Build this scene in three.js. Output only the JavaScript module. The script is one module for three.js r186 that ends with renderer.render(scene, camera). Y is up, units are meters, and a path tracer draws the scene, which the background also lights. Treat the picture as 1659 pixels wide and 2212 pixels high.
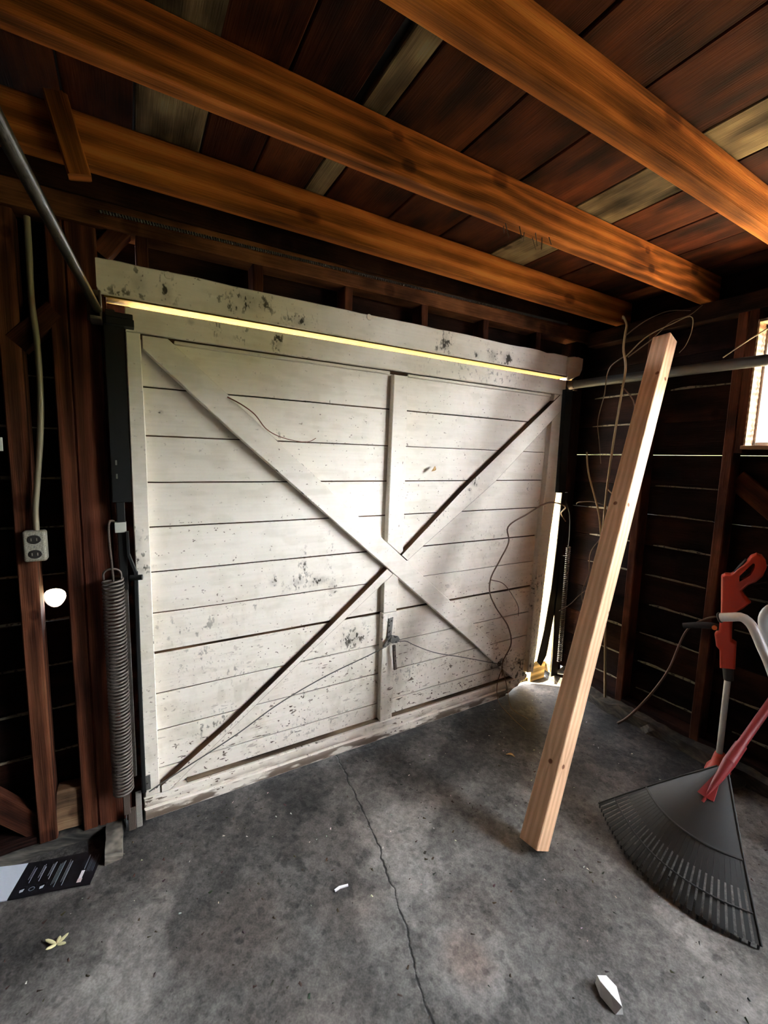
import * as THREE from 'three';
import { mergeGeometries, mergeVertices, toCreasedNormals } from 'three/addons/utils/BufferGeometryUtils.js';
import { ConvexGeometry } from 'three/addons/geometries/ConvexGeometry.js';
import { RoundedBoxGeometry } from 'three/addons/geometries/RoundedBoxGeometry.js';

// ---------------------------------------------------------------- camera, sky, sun, exposure
const V = (x, y, z) => new THREE.Vector3(x, y, z);
const scene = new THREE.Scene();
const renderer = new THREE.WebGLRenderer({ antialias: true });
renderer.toneMapping = THREE.LinearToneMapping;
renderer.toneMappingExposure = 11.2;
renderer.shadowMap.enabled = true;

const camera = new THREE.PerspectiveCamera(99.056, 1659 / 2212, 0.02, 200);
camera.position.set(0, 1.55, 1.948);
camera.up.set(0.03985, 0.99221, -0.118);
camera.lookAt(0.50144, 1.55 - 0.122, 1.948 - 0.85655);

scene.background = new THREE.Color().setRGB(5.3, 5.6, 6.0);         // bright hazy daylight sky

const sun = new THREE.DirectionalLight(new THREE.Color().setRGB(1, 0.84, 0.52), 26);
sun.position.set(-1.6, 10, -3.2);
sun.target.position.set(1.2, 0, 0);
sun.castShadow = true;
sun.shadow.mapSize.set(2048, 2048);
Object.assign(sun.shadow.camera, { left: -10, right: 10, top: 10, bottom: -10, near: 0.5, far: 40 });
scene.add(sun, sun.target);

// ---------------------------------------------------------------- noise and textures
let seedState = 20251;
const rnd = () => { seedState = (seedState * 1664525 + 1013904223) >>> 0; return seedState / 4294967296; };
const rr = (a, b) => a + (b - a) * rnd();
const clamp = (x, a = 0, b = 1) => Math.min(b, Math.max(a, x));
const smooth = (a, b, x) => { const t = clamp((x - a) / (b - a)); return t * t * (3 - 2 * t); };
const hash = (x, y, s) => { let h = (Math.imul(x, 374761393) + Math.imul(y, 668265263) + Math.imul(s, 2147483647 ^ 0x5bd1e995)) | 0; h = Math.imul(h ^ (h >>> 13), 1274126177); h ^= h >>> 16; return (h >>> 0) / 4294967296; };
// value noise; with px, py it tiles
function vn(x, y, s = 0, px = 0, py = 0) {
  let x0 = Math.floor(x), y0 = Math.floor(y); const fx = x - x0, fy = y - y0;
  let x1 = x0 + 1, y1 = y0 + 1;
  if (px) { x0 = ((x0 % px) + px) % px; x1 = x1 % px; if (x1 < 0) x1 += px; }
  if (py) { y0 = ((y0 % py) + py) % py; y1 = y1 % py; if (y1 < 0) y1 += py; }
  const u = fx * fx * (3 - 2 * fx), v = fy * fy * (3 - 2 * fy);
  const a = hash(x0, y0, s), b = hash(x1, y0, s), c = hash(x0, y1, s), d = hash(x1, y1, s);
  return a + (b - a) * u + (c - a + (a - b - c + d) * u) * v;
}
const fbm = (x, y, s = 0, o = 4) => { let t = 0, a = 0.5, n = 0; for (let i = 0; i < o; i++) { t += a * vn(x, y, s + i * 17); n += a; a *= 0.5; x *= 2.03; y *= 2.03; } return t / n; };
const fbmT = (u, v, fx, fy, s, o) => { let t = 0, a = 0.5, n = 0; for (let i = 0; i < o; i++) { t += a * vn(u * fx, v * fy, s + i * 17, fx, fy); n += a; a *= 0.5; fx *= 2; fy *= 2; } return t / n; };
function tex(w, h, fn, srgb, repeat) {
  const n = 4, data = new Uint8Array(w * h * n), c = [0, 0, 0];
  for (let y = 0; y < h; y++) for (let x = 0; x < w; x++) {
    fn((x + 0.5) / w, (y + 0.5) / h, c);
    const i = (y * w + x) * 4;
    data[i] = clamp(c[0], 0, 1) * 255; data[i + 1] = clamp(c[1], 0, 1) * 255; data[i + 2] = clamp(c[2], 0, 1) * 255; data[i + 3] = 255;
  }
  const t = new THREE.DataTexture(data, w, h, THREE.RGBAFormat);
  t.wrapS = t.wrapT = THREE.RepeatWrapping; t.magFilter = THREE.LinearFilter; t.minFilter = THREE.LinearMipmapLinearFilter; t.generateMipmaps = true;
  if (srgb) t.colorSpace = THREE.SRGBColorSpace;
  if (repeat) t.repeat.set(...repeat);
  t.needsUpdate = true;
  return t;
}
// old timber: u runs along the grain
function woodFn(seed, rings, knots, worn, amp = 0.3) {
  const ks = []; const r = (k) => hash(k, seed, 91);
  for (let k = 0; k < knots; k++) ks.push([r(k * 3), r(k * 3 + 1), 0.012 + 0.018 * r(k * 3 + 2)]);
  return (u, v, c) => {
    let warp = 0, knot = 0;
    for (const [ku, kv, kr] of ks) {
      let du = Math.abs(u - ku); du = Math.min(du, 1 - du); let dv = v - kv; dv -= Math.round(dv);
      const d = Math.hypot(du * 1.0, dv * 0.35) / kr;
      knot = Math.max(knot, 1 - smooth(0.6, 1.3, d));
      warp += Math.sign(dv) * 0.06 * Math.exp(-d * d * 0.12);
    }
    const vv = v + warp + 0.10 * (fbmT(u, v, 3, 2, seed, 3) - 0.5);
    const ring = 0.5 + 0.5 * Math.sin(vv * rings * 6.2832 + 2.2 * fbmT(u, v, 2, 6, seed + 5, 2));
    const fibre = fbmT(u, v, 12, 180, seed + 9, 2), blot = fbmT(u, v, 6, 4, seed + 21, 4);
    let g = 0.68 - amp / 3 + amp * Math.pow(ring, 1.6) + 0.24 * (fibre - 0.5) + worn * (blot - 0.5);
    g -= 0.20 * knot;
    c[0] = g * 1.04; c[1] = g * (0.97 - 0.05 * knot + 0.06 * (blot - 0.5)); c[2] = g * (0.9 - 0.05 * knot);
  };
}
const T = {};
T.wood = tex(1024, 512, woodFn(3, 7, 3, 0.5), true, [1 / 1.3, 1 / 0.34]);
T.flat = tex(1024, 512, woodFn(11, 4, 2, 0.55), true, [1 / 1.5, 1 / 0.30]);
T.rough = tex(512, 512, woodFn(29, 5, 2, 1.0, 0.10), true, [1 / 1.1, 1 / 0.4]);
T.fibreBump = tex(512, 512, (u, v, c) => { c[0] = c[1] = c[2] = 0.5 + 0.8 * (fbmT(u, v, 8, 96, 5, 2) - 0.5) + 0.4 * (fbmT(u, v, 10, 10, 6, 3) - 0.5); }, false, [1 / 0.5, 1 / 0.25]);
// fresh sawn fir stud
T.fir = tex(2048, 256, (u, v, c) => {
  const kn = [[0.12, 0.3], [0.2, 0.8], [0.33, 0.55], [0.46, 0.2], [0.52, 0.72], [0.63, 0.4], [0.71, 0.85], [0.84, 0.5], [0.93, 0.25], [0.41, 0.93], [0.27, 0.12]];
  let k = 0, warp = 0;
  for (const [a, b] of kn) { const du = (u - a) * 2.4, dv = (v - b) * 0.26, d = Math.hypot(du, dv) / 0.009; k = Math.max(k, 1 - smooth(0.7, 1.3, d)); warp += Math.sign(dv) * 0.05 * Math.exp(-d * d * 0.05); }
  const ring = 0.5 + 0.5 * Math.sin((v + warp + 0.05 * (fbmT(u, v, 4, 2, 3, 3) - 0.5)) * 62), f = fbmT(u, v, 40, 64, 8, 3), bl = fbmT(u, v, 14, 2, 77, 3);
  const g = 0.90 - 0.07 * ring + 0.10 * (f - 0.5) + 0.12 * (bl - 0.5);
  c[0] = g * 1.02 - 0.36 * k; c[1] = g * 0.91 - 0.42 * k - 0.03 * ring; c[2] = g * 0.80 - 0.42 * k - 0.05 * ring;
}, true, [1 / 2.4, 1 / 0.26]);

// grubby white paint of door and header, laid out in metres of the door's own plane: u = (x + 0.2) / 2.9, v = y / 2.3
const stains = [ // x, y, radius x, radius y, strength
  [0.06, 2.17, 0.035, 0.06, 0.8], [0.15, 2.16, 0.03, 0.05, 0.9], [0.0, 2.125, 0.06, 0.02, 0.7], [0.34, 2.17, 0.025, 0.05, 0.5], [0.48, 2.185, 0.09, 0.05, 0.95], [0.40, 2.15, 0.06, 0.03, 0.7],
  [0.68, 2.145, 0.06, 0.03, 0.85], [0.58, 2.115, 0.05, 0.012, 0.7], [1.50, 2.175, 0.035, 0.06, 1.0], [1.46, 2.14, 0.04, 0.02, 0.8], [1.84, 2.15, 0.045, 0.045, 1.0], [1.95, 2.15, 0.05, 0.045, 1.0],
  [1.72, 2.14, 0.03, 0.03, 0.7], [2.05, 2.15, 0.03, 0.03, 0.6], [0.585, 2.045, 0.022, 0.045, 1.0], [0.235, 2.065, 0.018, 0.015, 0.9], [0.33, 2.06, 0.02, 0.03, 0.6], [0.44, 2.05, 0.03, 0.04, 0.5],
  [1.6, 2.04, 0.2, 0.05, 0.35], [1.9, 2.04, 0.2, 0.04, 0.4], [0.012, 1.20, 0.03, 0.075, 0.95], [0.02, 1.10, 0.03, 0.06, 1.0], [0.69, 0.945, 0.05, 0.028, 0.9], [0.57, 0.955, 0.03, 0.025, 0.9],
  [0.80, 0.94, 0.06, 0.03, 0.95], [0.72, 1.03, 0.025, 0.06, 0.7], [0.87, 0.89, 0.03, 0.05, 0.9], [0.86, 1.08, 0.015, 0.08, 0.5], [0.50, 0.87, 0.03, 0.03, 0.5], [0.99, 0.60, 0.10, 0.055, 0.85],
  [0.20, 0.80, 0.14, 0.05, 0.45], [0.23, 0.66, 0.13, 0.05, 0.4], [1.75, 1.42, 0.05, 0.035, 0.8], [1.72, 1.37, 0.02, 0.03, 0.7], [2.25, 1.36, 0.03, 0.05, 0.35], [1.62, 0.80, 0.03, 0.02, 0.8],
  [2.25, 0.13, 0.16, 0.09, 1.0], [2.06, 0.22, 0.08, 0.06, 0.8], [1.3, 0.35, 0.2, 0.08, 0.3], [0.12, 1.71, 0.012, 0.012, 0.9], [0.60, 1.64, 0.03, 0.015, 0.4], [0.4, 0.55, 0.08, 0.05, 0.4],
  [0.3, 0.33, 0.12, 0.06, 0.5], [0.75, 0.18, 0.3, 0.05, 0.35], [1.9, 1.05, 0.2, 0.12, 0.22], [1.55, 1.25, 0.08, 0.06, 0.3], [2.37, 0.75, 0.05, 0.1, 0.5], [2.36, 0.45, 0.06, 0.2, 0.5],
];
function paintAt(u, v, c, h) {
  const x = u * 2.9 - 0.2, y = v * 2.3;
  const m1 = fbm(x * 2.1, y * 2.1, 41, 4), m2 = fbm(x * 9, y * 26, 43, 3), m3 = fbm(x * 60, y * 60, 47, 3), fine = fbm(x * 190, y * 120, 53, 2);
  let st = 0;
  for (const [sx, sy, rx, ry, k] of stains) { const dx = (x - sx) / rx, dy = (y - sy) / ry, d = dx * dx + dy * dy; if (d < 5) st = Math.max(st, k * Math.exp(-d * 0.8)); }
  const low = smooth(1.3, 0.1, y);                                    // the lower half is more battered
  const grain = fbm(x * 6, y * 140, 59, 2);
  const patchy = 0.30 + 0.70 * smooth(0.47, 0.63, fbm(x * 3.1 + 9, y * 4.3, 83, 3));
  let flake = patchy * smooth(0.80 - 0.045 * low, 0.84 - 0.045 * low, fbm(x * 85, y * 100, 61, 3)) * (0.55 + 0.4 * low);
  flake = Math.max(flake, patchy * smooth(0.75, 0.80, fbm(x * 24, y * 80, 67, 3)) * smooth(0.9, 0.2, y) * 0.75);
  const streak = fbm(x * 75 + 2 * m1, y * 34, 79, 3), mold = st * (0.20 * smooth(0.3, 0.9, st) * (0.5 + m3) + smooth(0.60 - 0.10 * st, 0.72 - 0.10 * st, 0.5 * streak + 0.25 * m3 + 0.25 * fine));
  const scuff = smooth(0.50, 0.78, fbm(x * 26 + 3 * m1, y * 11, 71, 3)) * 0.10 * (0.4 + low);
  const grime = 0.05 * smooth(0.5, 0.8, m1) + 0.03 * smooth(0.5, 0.7, m2) + 0.35 * scuff + 0.03 * (grain - 0.5);
  const edge = smooth(0.09, 0.02, y) * smooth(0.35, 0.6, fbm(x * 12, y * 40, 73, 3)) * 0.75;
  let r = 0.925 - grime, g = 0.895 - grime * 1.03, b = 0.842 - grime * 1.2;
  const d = clamp(Math.max(mold, flake, edge));
  const dk = st > 0.2 ? [0.20, 0.18, 0.14] : [0.27, 0.20, 0.15];
  c[0] = r + (dk[0] - r) * d; c[1] = g + (dk[1] - g) * d; c[2] = b + (dk[2] - b) * d;
  if (h) c[0] = c[1] = c[2] = 0.6 - 0.4 * Math.max(flake, edge * 0.7) + 0.25 * (grain - 0.5) + 0.18 * (m3 - 0.5);
}
const doorMap = (t) => { t.repeat.set(1 / 2.9, 1 / 2.3); t.offset.set(0.2 / 2.9, 0); return t; };
T.paint = doorMap(tex(2048, 2048, (u, v, c) => paintAt(u, v, c, false), true));
T.paintBump = doorMap(tex(1024, 1024, (u, v, c) => paintAt(u, v, c, true), false));

// concrete, laid out in metres of the floor: u = (x + 1) / 4, v = (z + 0.5) / 4
const crack = [[0.885, -0.02], [0.872, 0.10], [0.852, 0.24], [0.842, 0.36], [0.818, 0.52], [0.812, 0.60], [0.778, 0.70], [0.766, 0.80], [0.742, 0.88], [0.722, 0.955], [0.694, 1.01], [0.678, 1.10], [0.668, 1.19], [0.655, 1.35], [0.66, 1.6], [0.63, 2.1], [0.66, 3.2]];
const crack2 = [[0.455, 1.08], [0.45, 1.16], [0.462, 1.25], [0.45, 1.5]];
const segD = (x, z, P) => { let m = 9; for (let i = 0; i + 1 < P.length; i++) { const [ax, az] = P[i], [bx, bz] = P[i + 1], dx = bx - ax, dz = bz - az; const t = clamp(((x - ax) * dx + (z - az) * dz) / (dx * dx + dz * dz)); m = Math.min(m, Math.hypot(x - ax - t * dx, z - az - t * dz)); } return m; };
const rust = [[0.28, 0.62, 0.16, 0.7], [0.18, 0.62, 0.1, 0.6], [0.55, 0.35, 0.18, 0.5], [0.72, 0.45, 0.2, 0.45], [0.87, 1.08, 0.07, 0.9], [0.47, 1.12, 0.07, 0.8], [1.0, 0.95, 0.12, 0.35], [0.35, 0.98, 0.2, 0.35], [0.12, 1.2, 0.15, 0.4], [0.6, 0.72, 0.12, 0.5], [0.05, 0.3, 0.1, 0.5], [1.25, 1.15, 0.12, 0.3], [0.4, 0.2, 0.25, 0.4]];
function floorAt(u, v, c, h) {
  const x = u * 4 - 1, z = v * 4 - 0.5;
  const wx = x + 0.08 * fbm(x * 5, z * 5, 101, 2), wz = z + 0.08 * fbm(x * 5, z * 5, 107, 2);
  const big = fbm(wx * 1.9, wz * 1.9, 113, 4), mid = fbm(wx * 7, wz * 7, 127, 4), fine = fbm(x * 55, z * 55, 131, 3), grit = vn(x * 330, z * 330, 139);
  let t = 0.47 + 0.22 * (big - 0.5) + 0.30 * (mid - 0.5) + 0.24 * (fine - 0.5) + 0.14 * (grit - 0.5);
  const pale = smooth(0.54, 0.70, fbm(wx * 4.3 + 7, wz * 4.3, 149, 4));
  t += 0.14 * pale;
  const nearDoor = smooth(0.75, 0.05, z + 0.25 * (mid - 0.5)) * 0.17;                                 // damp brown soil tracked in along the door
  const corner = smooth(1.45, 2.2, x + 0.3 * (mid - 0.5)) * smooth(1.45, 0.7, z + 0.3 * (mid - 0.5)) * 0.23;  // dirt by the right wall, with the shade there also put into the colour
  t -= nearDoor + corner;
  let rs = 0.0; for (const [rx, rz, rad, k] of rust) { const d = Math.hypot(wx - rx - 0.04, wz - rz - 0.04) / rad; if (d < 1.6) rs = Math.max(rs, k * (1 - smooth(0.3, 1.4, d + 0.9 * (mid - 0.5)))); }
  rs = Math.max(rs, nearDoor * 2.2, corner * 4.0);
  const pit = smooth(0.69, 0.77, fbm(x * 24, z * 24, 151, 3)) * 0.6 + smooth(0.73, 0.79, fbm(x * 62, z * 62, 157, 2)) * 0.4;
  const cw = 0.0010 + 0.0022 * vn(x * 40, z * 40, 163), wob = 0.016 * (fbm(x * 30, z * 30, 167, 2) - 0.5);
  const cd = Math.min(segD(x + wob, z + wob, crack), segD(x + wob, z + wob, crack2) + 0.0015);
  const cr = 1 - smooth(cw * 0.6, cw * 1.7, cd);
  t -= 0.15 * pit + 0.05 * (1 - smooth(0.0, 0.03, cd));
  t *= 1 - 0.80 * cr;
  t = clamp(t * 0.80, 0.03, 0.95);
  if (h) { const k = clamp(0.55 + 0.5 * (mid - 0.5) + 0.35 * (fine - 0.5) + 0.2 * (grit - 0.5) - 0.35 * pit - 0.8 * cr); c[0] = c[1] = c[2] = k; return; }
  rs *= 0.75; c[0] = t * (1.0 - 0.07 * rs); c[1] = t * (0.975 - 0.17 * rs); c[2] = t * (0.94 - 0.20 * rs);
}
const floorMap = (t) => { t.repeat.set(1 / 4, 1 / 4); t.offset.set(0.25, 0.125); return t; };
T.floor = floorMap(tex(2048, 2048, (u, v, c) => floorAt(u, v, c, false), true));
T.floorBump = floorMap(tex(1024, 1024, (u, v, c) => floorAt(u, v, c, true), false));
T.dirt = tex(512, 512, (u, v, c) => { const a = fbmT(u, v, 6, 6, 3, 5), b = fbmT(u, v, 50, 50, 4, 2); const t = 0.35 + 0.7 * (a - 0.5) + 0.3 * (b - 0.5); c[0] = t; c[1] = t * 0.95; c[2] = t * 0.88; }, true, [2, 2]);
T.speck = tex(256, 256, (u, v, c) => { const t = 0.78 + 0.3 * (fbmT(u, v, 8, 8, 5, 4) - 0.5) - 0.45 * smooth(0.62, 0.72, fbmT(u, v, 20, 20, 9, 3)); c[0] = c[1] = c[2] = t; }, true, [4, 4]);

// ---------------------------------------------------------------- materials
const std = (rgb, o = {}) => new THREE.MeshStandardMaterial({ color: new THREE.Color().setRGB(...rgb), roughness: 0.85, metalness: 0, ...o });
const wood = (rgb, t, o = {}) => new THREE.MeshPhysicalMaterial({ color: new THREE.Color().setRGB(...rgb), metalness: 0, specularIntensity: 0.25, map: t, bumpMap: T.fibreBump, bumpScale: 0.0012, roughness: 0.92, ...o });
const M = {
  paint: std([1, 1, 1], { map: T.paint, bumpMap: T.paintBump, bumpScale: 0.0014, roughness: 0.62 }),
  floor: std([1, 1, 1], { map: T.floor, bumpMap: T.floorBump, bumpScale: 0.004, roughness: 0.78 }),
  concrete: std([0.9, 0.89, 0.85], { map: T.dirt, bumpMap: T.dirt, bumpScale: 0.008 }),
  joists: [[0.47, 0.17, 0.036], [0.44, 0.155, 0.032], [0.50, 0.185, 0.042]].map((c, i) => wood(c, [T.flat, T.wood][i % 2])),
  roof: [[0.085, 0.022, 0.007], [0.11, 0.030, 0.009], [0.06, 0.016, 0.006], [0.09, 0.027, 0.009]].map((c) => wood(c, T.rough)),
  roofPale: wood([0.22, 0.185, 0.115], T.rough),
  studs: [[0.14, 0.052, 0.030], [0.115, 0.042, 0.025], [0.155, 0.062, 0.036]].map((c, i) => wood(c, [T.wood, T.rough][i % 2])),
  post: [[0.17, 0.062, 0.04], [0.11, 0.038, 0.025]].map((c) => wood(c, T.wood)),
  brown: wood([0.035, 0.014, 0.011], T.rough),
  siding: [[0.016, 0.007, 0.006], [0.024, 0.010, 0.008], [0.013, 0.006, 0.005], [0.03, 0.012, 0.008]].map((c) => wood(c, T.rough)),
  bare: wood([0.12, 0.075, 0.05], T.rough),
  plate: wood([0.04, 0.017, 0.010], T.rough),
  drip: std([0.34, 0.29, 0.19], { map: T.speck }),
  litEdge: std([0.62, 0.55, 0.38], { map: T.speck }),
  pine: wood([0.95, 0.78, 0.42], T.wood),
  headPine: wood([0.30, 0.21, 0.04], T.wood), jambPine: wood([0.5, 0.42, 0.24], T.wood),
  fir: std([1, 0.83, 0.68], { map: T.fir, bumpMap: T.fibreBump, bumpScale: 0.0006, roughness: 0.7 }),
  black: std([0.012, 0.013, 0.013], { roughness: 0.45, metalness: 0.3 }),
  blackPlastic: std([0.018, 0.018, 0.018], { roughness: 0.5 }),
  spring: std([0.16, 0.135, 0.115], { roughness: 0.5, metalness: 0.6 }),
  rusty: std([0.20, 0.15, 0.12], { map: T.speck, roughness: 0.7, metalness: 0.4 }),
  tape: std([0.50, 0.50, 0.44], { roughness: 0.6 }),
  steel: std([0.42, 0.41, 0.38], { roughness: 0.45, metalness: 0.7, map: T.speck }),
  pole: std([0.13, 0.12, 0.09], { roughness: 0.38, metalness: 0.75, map: T.speck }),
  poleDark: std([0.085, 0.088, 0.085], { roughness: 0.5, metalness: 0.5 }),
  orange: std([0.50, 0.045, 0.018], { roughness: 0.45 }),
  red: std([0.27, 0.018, 0.022], { roughness: 0.5 }),
  button: std([0.62, 0.14, 0.03], { roughness: 0.5 }),
  whiteTube: std([0.72, 0.75, 0.76], { roughness: 0.35, metalness: 0.1 }),
  rake: std([0.040, 0.042, 0.042], { roughness: 0.6 }),
  twig: std([0.17, 0.11, 0.065], {}), twigDark: std([0.12, 0.07, 0.045], {}), twigPale: std([0.34, 0.25, 0.14], {}), twigRed: std([0.20, 0.06, 0.035], {}),
  cable: std([0.09, 0.085, 0.075], { roughness: 0.6 }),
  box: std([0.62, 0.58, 0.46], { map: T.speck, roughness: 0.6, metalness: 0.2 }),
  conduit: std([0.24, 0.205, 0.135], { roughness: 0.55, metalness: 0.3 }),
  socket: std([0.03, 0.026, 0.024], { roughness: 0.35 }),
  white: std([0.82, 0.83, 0.83], {}), leaf: std([0.45, 0.27, 0.10], { side: THREE.DoubleSide }), bud: std([0.72, 0.66, 0.36], {}),
  ground: std([0.62, 0.52, 0.33], { map: T.speck }),
  path: std([0.85, 0.72, 0.52], { map: T.speck }),
  rubble: std([0.62, 0.56, 0.38], { map: T.speck }),
  sky_screen: std([0.07, 0.085, 0.03], {}),
  soil: std([0.10, 0.075, 0.045], { map: T.speck }),
  nail: std([0.10, 0.07, 0.05], { metalness: 0.6, roughness: 0.5 }),
  glass: new THREE.MeshPhysicalMaterial({ color: 0xffffff, transmission: 1, thickness: 0, roughness: 0.05, ior: 1.45 }),
  sash: wood([0.55, 0.38, 0.26], T.wood),
};

// ---------------------------------------------------------------- geometry helpers
function merge(list) { return list.length === 1 ? list[0] : mergeGeometries(list.map((g) => (g.index ? g.toNonIndexed() : g))); }
function fromTris(pos, uv) {
  const g = new THREE.BufferGeometry();
  g.setAttribute('position', new THREE.Float32BufferAttribute(pos, 3)); g.setAttribute('uv', new THREE.Float32BufferAttribute(uv, 2));
  g.computeVertexNormals(); return g;
}
// a sawn timber from p0 to p1: chamfered section w (across) by h (along "up"), uv in metres along the grain, a little bow and wobble
function timber(p0, p1, w, h, { up = V(0, 1, 0), n = 6, bow = 0.002, ch = 0.004, ragged = 0 } = {}) {
  const a = p1.clone().sub(p0), L = a.length(); a.normalize();
  const s = new THREE.Vector3().crossVectors(a, up).normalize(), t = new THREE.Vector3().crossVectors(s, a).normalize();
  const W = w / 2, H = h / 2, c = Math.min(ch, W * 0.4, H * 0.4);
  const prof = [[-W + c, -H], [W - c, -H], [W, -H + c], [W, H - c], [W - c, H], [-W + c, H], [-W, H - c], [-W, -H + c]];
  const per = [0]; for (let i = 0; i < 8; i++) { const q = prof[i], r = prof[(i + 1) % 8]; per.push(per[i] + Math.hypot(q[0] - r[0], q[1] - r[1])); }
  const u0 = rnd() * 3, v0 = rnd(), b1 = rr(-bow, bow), b2 = rr(-bow, bow), ph = rnd() * 6;
  const ring = []; 
  for (let k = 0; k <= n; k++) {
    const f = k / n, o1 = b1 * Math.sin(f * 3.14 + ph * 0.1) + bow * 0.3 * Math.sin(f * 9 + ph), o2 = b2 * Math.sin(f * 3.14) + bow * 0.3 * Math.sin(f * 7 + ph * 2);
    ring.push(prof.map(([x, y]) => p0.clone().addScaledVector(a, f * L + (ragged && (k === 0 || k === n) ? rr(-ragged, ragged) : 0)).addScaledVector(s, x + o1).addScaledVector(t, y + o2)));
  }
  const pos = [], uv = [], put = (p, u, v) => { pos.push(p.x, p.y, p.z); uv.push(u, v); };
  for (let k = 0; k < n; k++) for (let i = 0; i < 8; i++) {
    const j = (i + 1) % 8, A = ring[k][i], B = ring[k][j], C = ring[k + 1][j], D = ring[k + 1][i];
    const ua = u0 + (k / n) * L, ub = u0 + ((k + 1) / n) * L, va = v0 + per[i], vb = v0 + per[i + 1];
    put(A, ua, va); put(D, ub, va); put(C, ub, vb); put(A, ua, va); put(C, ub, vb); put(B, ua, vb);
  }
  for (const [k, d] of [[0, 1], [n, -1]]) for (let i = 1; i < 7; i++) {
    const P = [ring[k][0], ring[k][i], ring[k][i + 1]]; if (d < 0) P.reverse();
    for (const p of P) { const r = p.clone().sub(ring[k][0]); put(p, u0 + r.dot(s) * 0.3, v0 + r.dot(t)); }
  }
  const g = fromTris(pos, uv);
  // outward check
  g.computeBoundingBox(); const nrm = g.attributes.normal, c0 = p0.clone().lerp(p1, 0.5); let dot = 0;
  for (let i = 0; i < 48 && i < nrm.count; i++) dot += (g.attributes.position.getX(i) - c0.x) * nrm.getX(i) + (g.attributes.position.getY(i) - c0.y) * nrm.getY(i) + (g.attributes.position.getZ(i) - c0.z) * nrm.getZ(i);
  if (dot < 0) flip(g);
  return g;
}
function flip(g) {
  for (const k of ['position', 'uv']) { const at = g.attributes[k], n = at.itemSize, ar = at.array; for (let i = 0; i < at.count; i += 3) for (let c = 0; c < n; c++) { const p = (i + 1) * n + c, q = (i + 2) * n + c, t = ar[p]; ar[p] = ar[q]; ar[q] = t; } }
  g.computeVertexNormals();
}
// a flat outline in x, y (metres) with thickness from z0 to z1, edges eased
function prism(pts, z0, z1, bevel = 0.002) {
  const s = new THREE.Shape(pts.map(([x, y]) => new THREE.Vector2(x, y)));
  const b = Math.min(bevel, (z1 - z0) * 0.3);
  const g = new THREE.ExtrudeGeometry(s, { depth: z1 - z0 - 2 * b, bevelEnabled: b > 0, bevelThickness: b, bevelSize: b, bevelOffset: -b, bevelSegments: 1, curveSegments: 12 });
  g.translate(0, 0, z0 + b); return g;
}
const rect = (x0, x1, y0, y1) => [[x0, y0], [x1, y0], [x1, y1], [x0, y1]];
function box(x0, x1, y0, y1, z0, z1, r = 0.003) {
  const g = new RoundedBoxGeometry(x1 - x0, y1 - y0, z1 - z0, 1, Math.min(r, (x1 - x0) / 3, (y1 - y0) / 3, (z1 - z0) / 3));
  g.translate((x0 + x1) / 2, (y0 + y1) / 2, (z0 + z1) / 2); return g;
}
function tube(points, r0, r1 = r0, segs = 24, radial = 7, closed = false) {
  const curve = new THREE.CatmullRomCurve3(points.map((p) => (p.isVector3 ? p : V(...p))), closed, 'centripetal');
  const g = new THREE.TubeGeometry(curve, segs, 1, radial, closed), pos = g.attributes.position, c = V(0, 0, 0);
  for (let i = 0; i <= segs; i++) { curve.getPointAt(i / segs, c); const r = r0 + (r1 - r0) * (i / segs); for (let j = 0; j <= radial; j++) { const k = i * (radial + 1) + j; pos.setXYZ(k, c.x + (pos.getX(k) - c.x) * r, c.y + (pos.getY(k) - c.y) * r, c.z + (pos.getZ(k) - c.z) * r); } }
  return g;
}
function rod(p0, p1, r, radial = 12, r1 = r) {
  const d = p1.clone().sub(p0), g = new THREE.CylinderGeometry(r1, r, d.length(), radial, 1);
  g.applyQuaternion(new THREE.Quaternion().setFromUnitVectors(V(0, 1, 0), d.clone().normalize())); g.translate(...p0.clone().lerp(p1, 0.5).toArray()); return g;
}
function helix(p0, p1, R, turns, r, radial = 6, per = 14) {
  const d = p1.clone().sub(p0), a = d.clone().normalize(), s = new THREE.Vector3().crossVectors(a, Math.abs(a.y) > 0.9 ? V(1, 0, 0) : V(0, 1, 0)).normalize(), t = new THREE.Vector3().crossVectors(a, s);
  class H extends THREE.Curve { getPoint(f, o = V(0, 0, 0)) { const w = f * turns * Math.PI * 2; return o.copy(p0).addScaledVector(d, f).addScaledVector(s, R * Math.cos(w)).addScaledVector(t, R * Math.sin(w)); } }
  const n = Math.round(turns * per), c = new H(), pos = [], idx = [];
  for (let i = 0; i <= n; i++) {
    const f = i / n, w = f * turns * Math.PI * 2, o = c.getPoint(f), out = s.clone().multiplyScalar(Math.cos(w)).addScaledVector(t, Math.sin(w));
    for (let j = 0; j < radial; j++) { const q = (j / radial) * Math.PI * 2; pos.push(...o.clone().addScaledVector(out, r * Math.cos(q)).addScaledVector(a, r * Math.sin(q)).toArray()); }
  }
  for (let i = 0; i < n; i++) for (let j = 0; j < radial; j++) { const k = (j + 1) % radial, A = i * radial + j, B = i * radial + k, C = A + radial, D = B + radial; idx.push(A, C, B, B, C, D); }
  const g = new THREE.BufferGeometry(); g.setAttribute('position', new THREE.Float32BufferAttribute(pos, 3)); g.setAttribute('uv', new THREE.Float32BufferAttribute(new Float32Array(pos.length / 3 * 2), 2)); g.setIndex(idx); g.computeVertexNormals(); return g;
}
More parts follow.
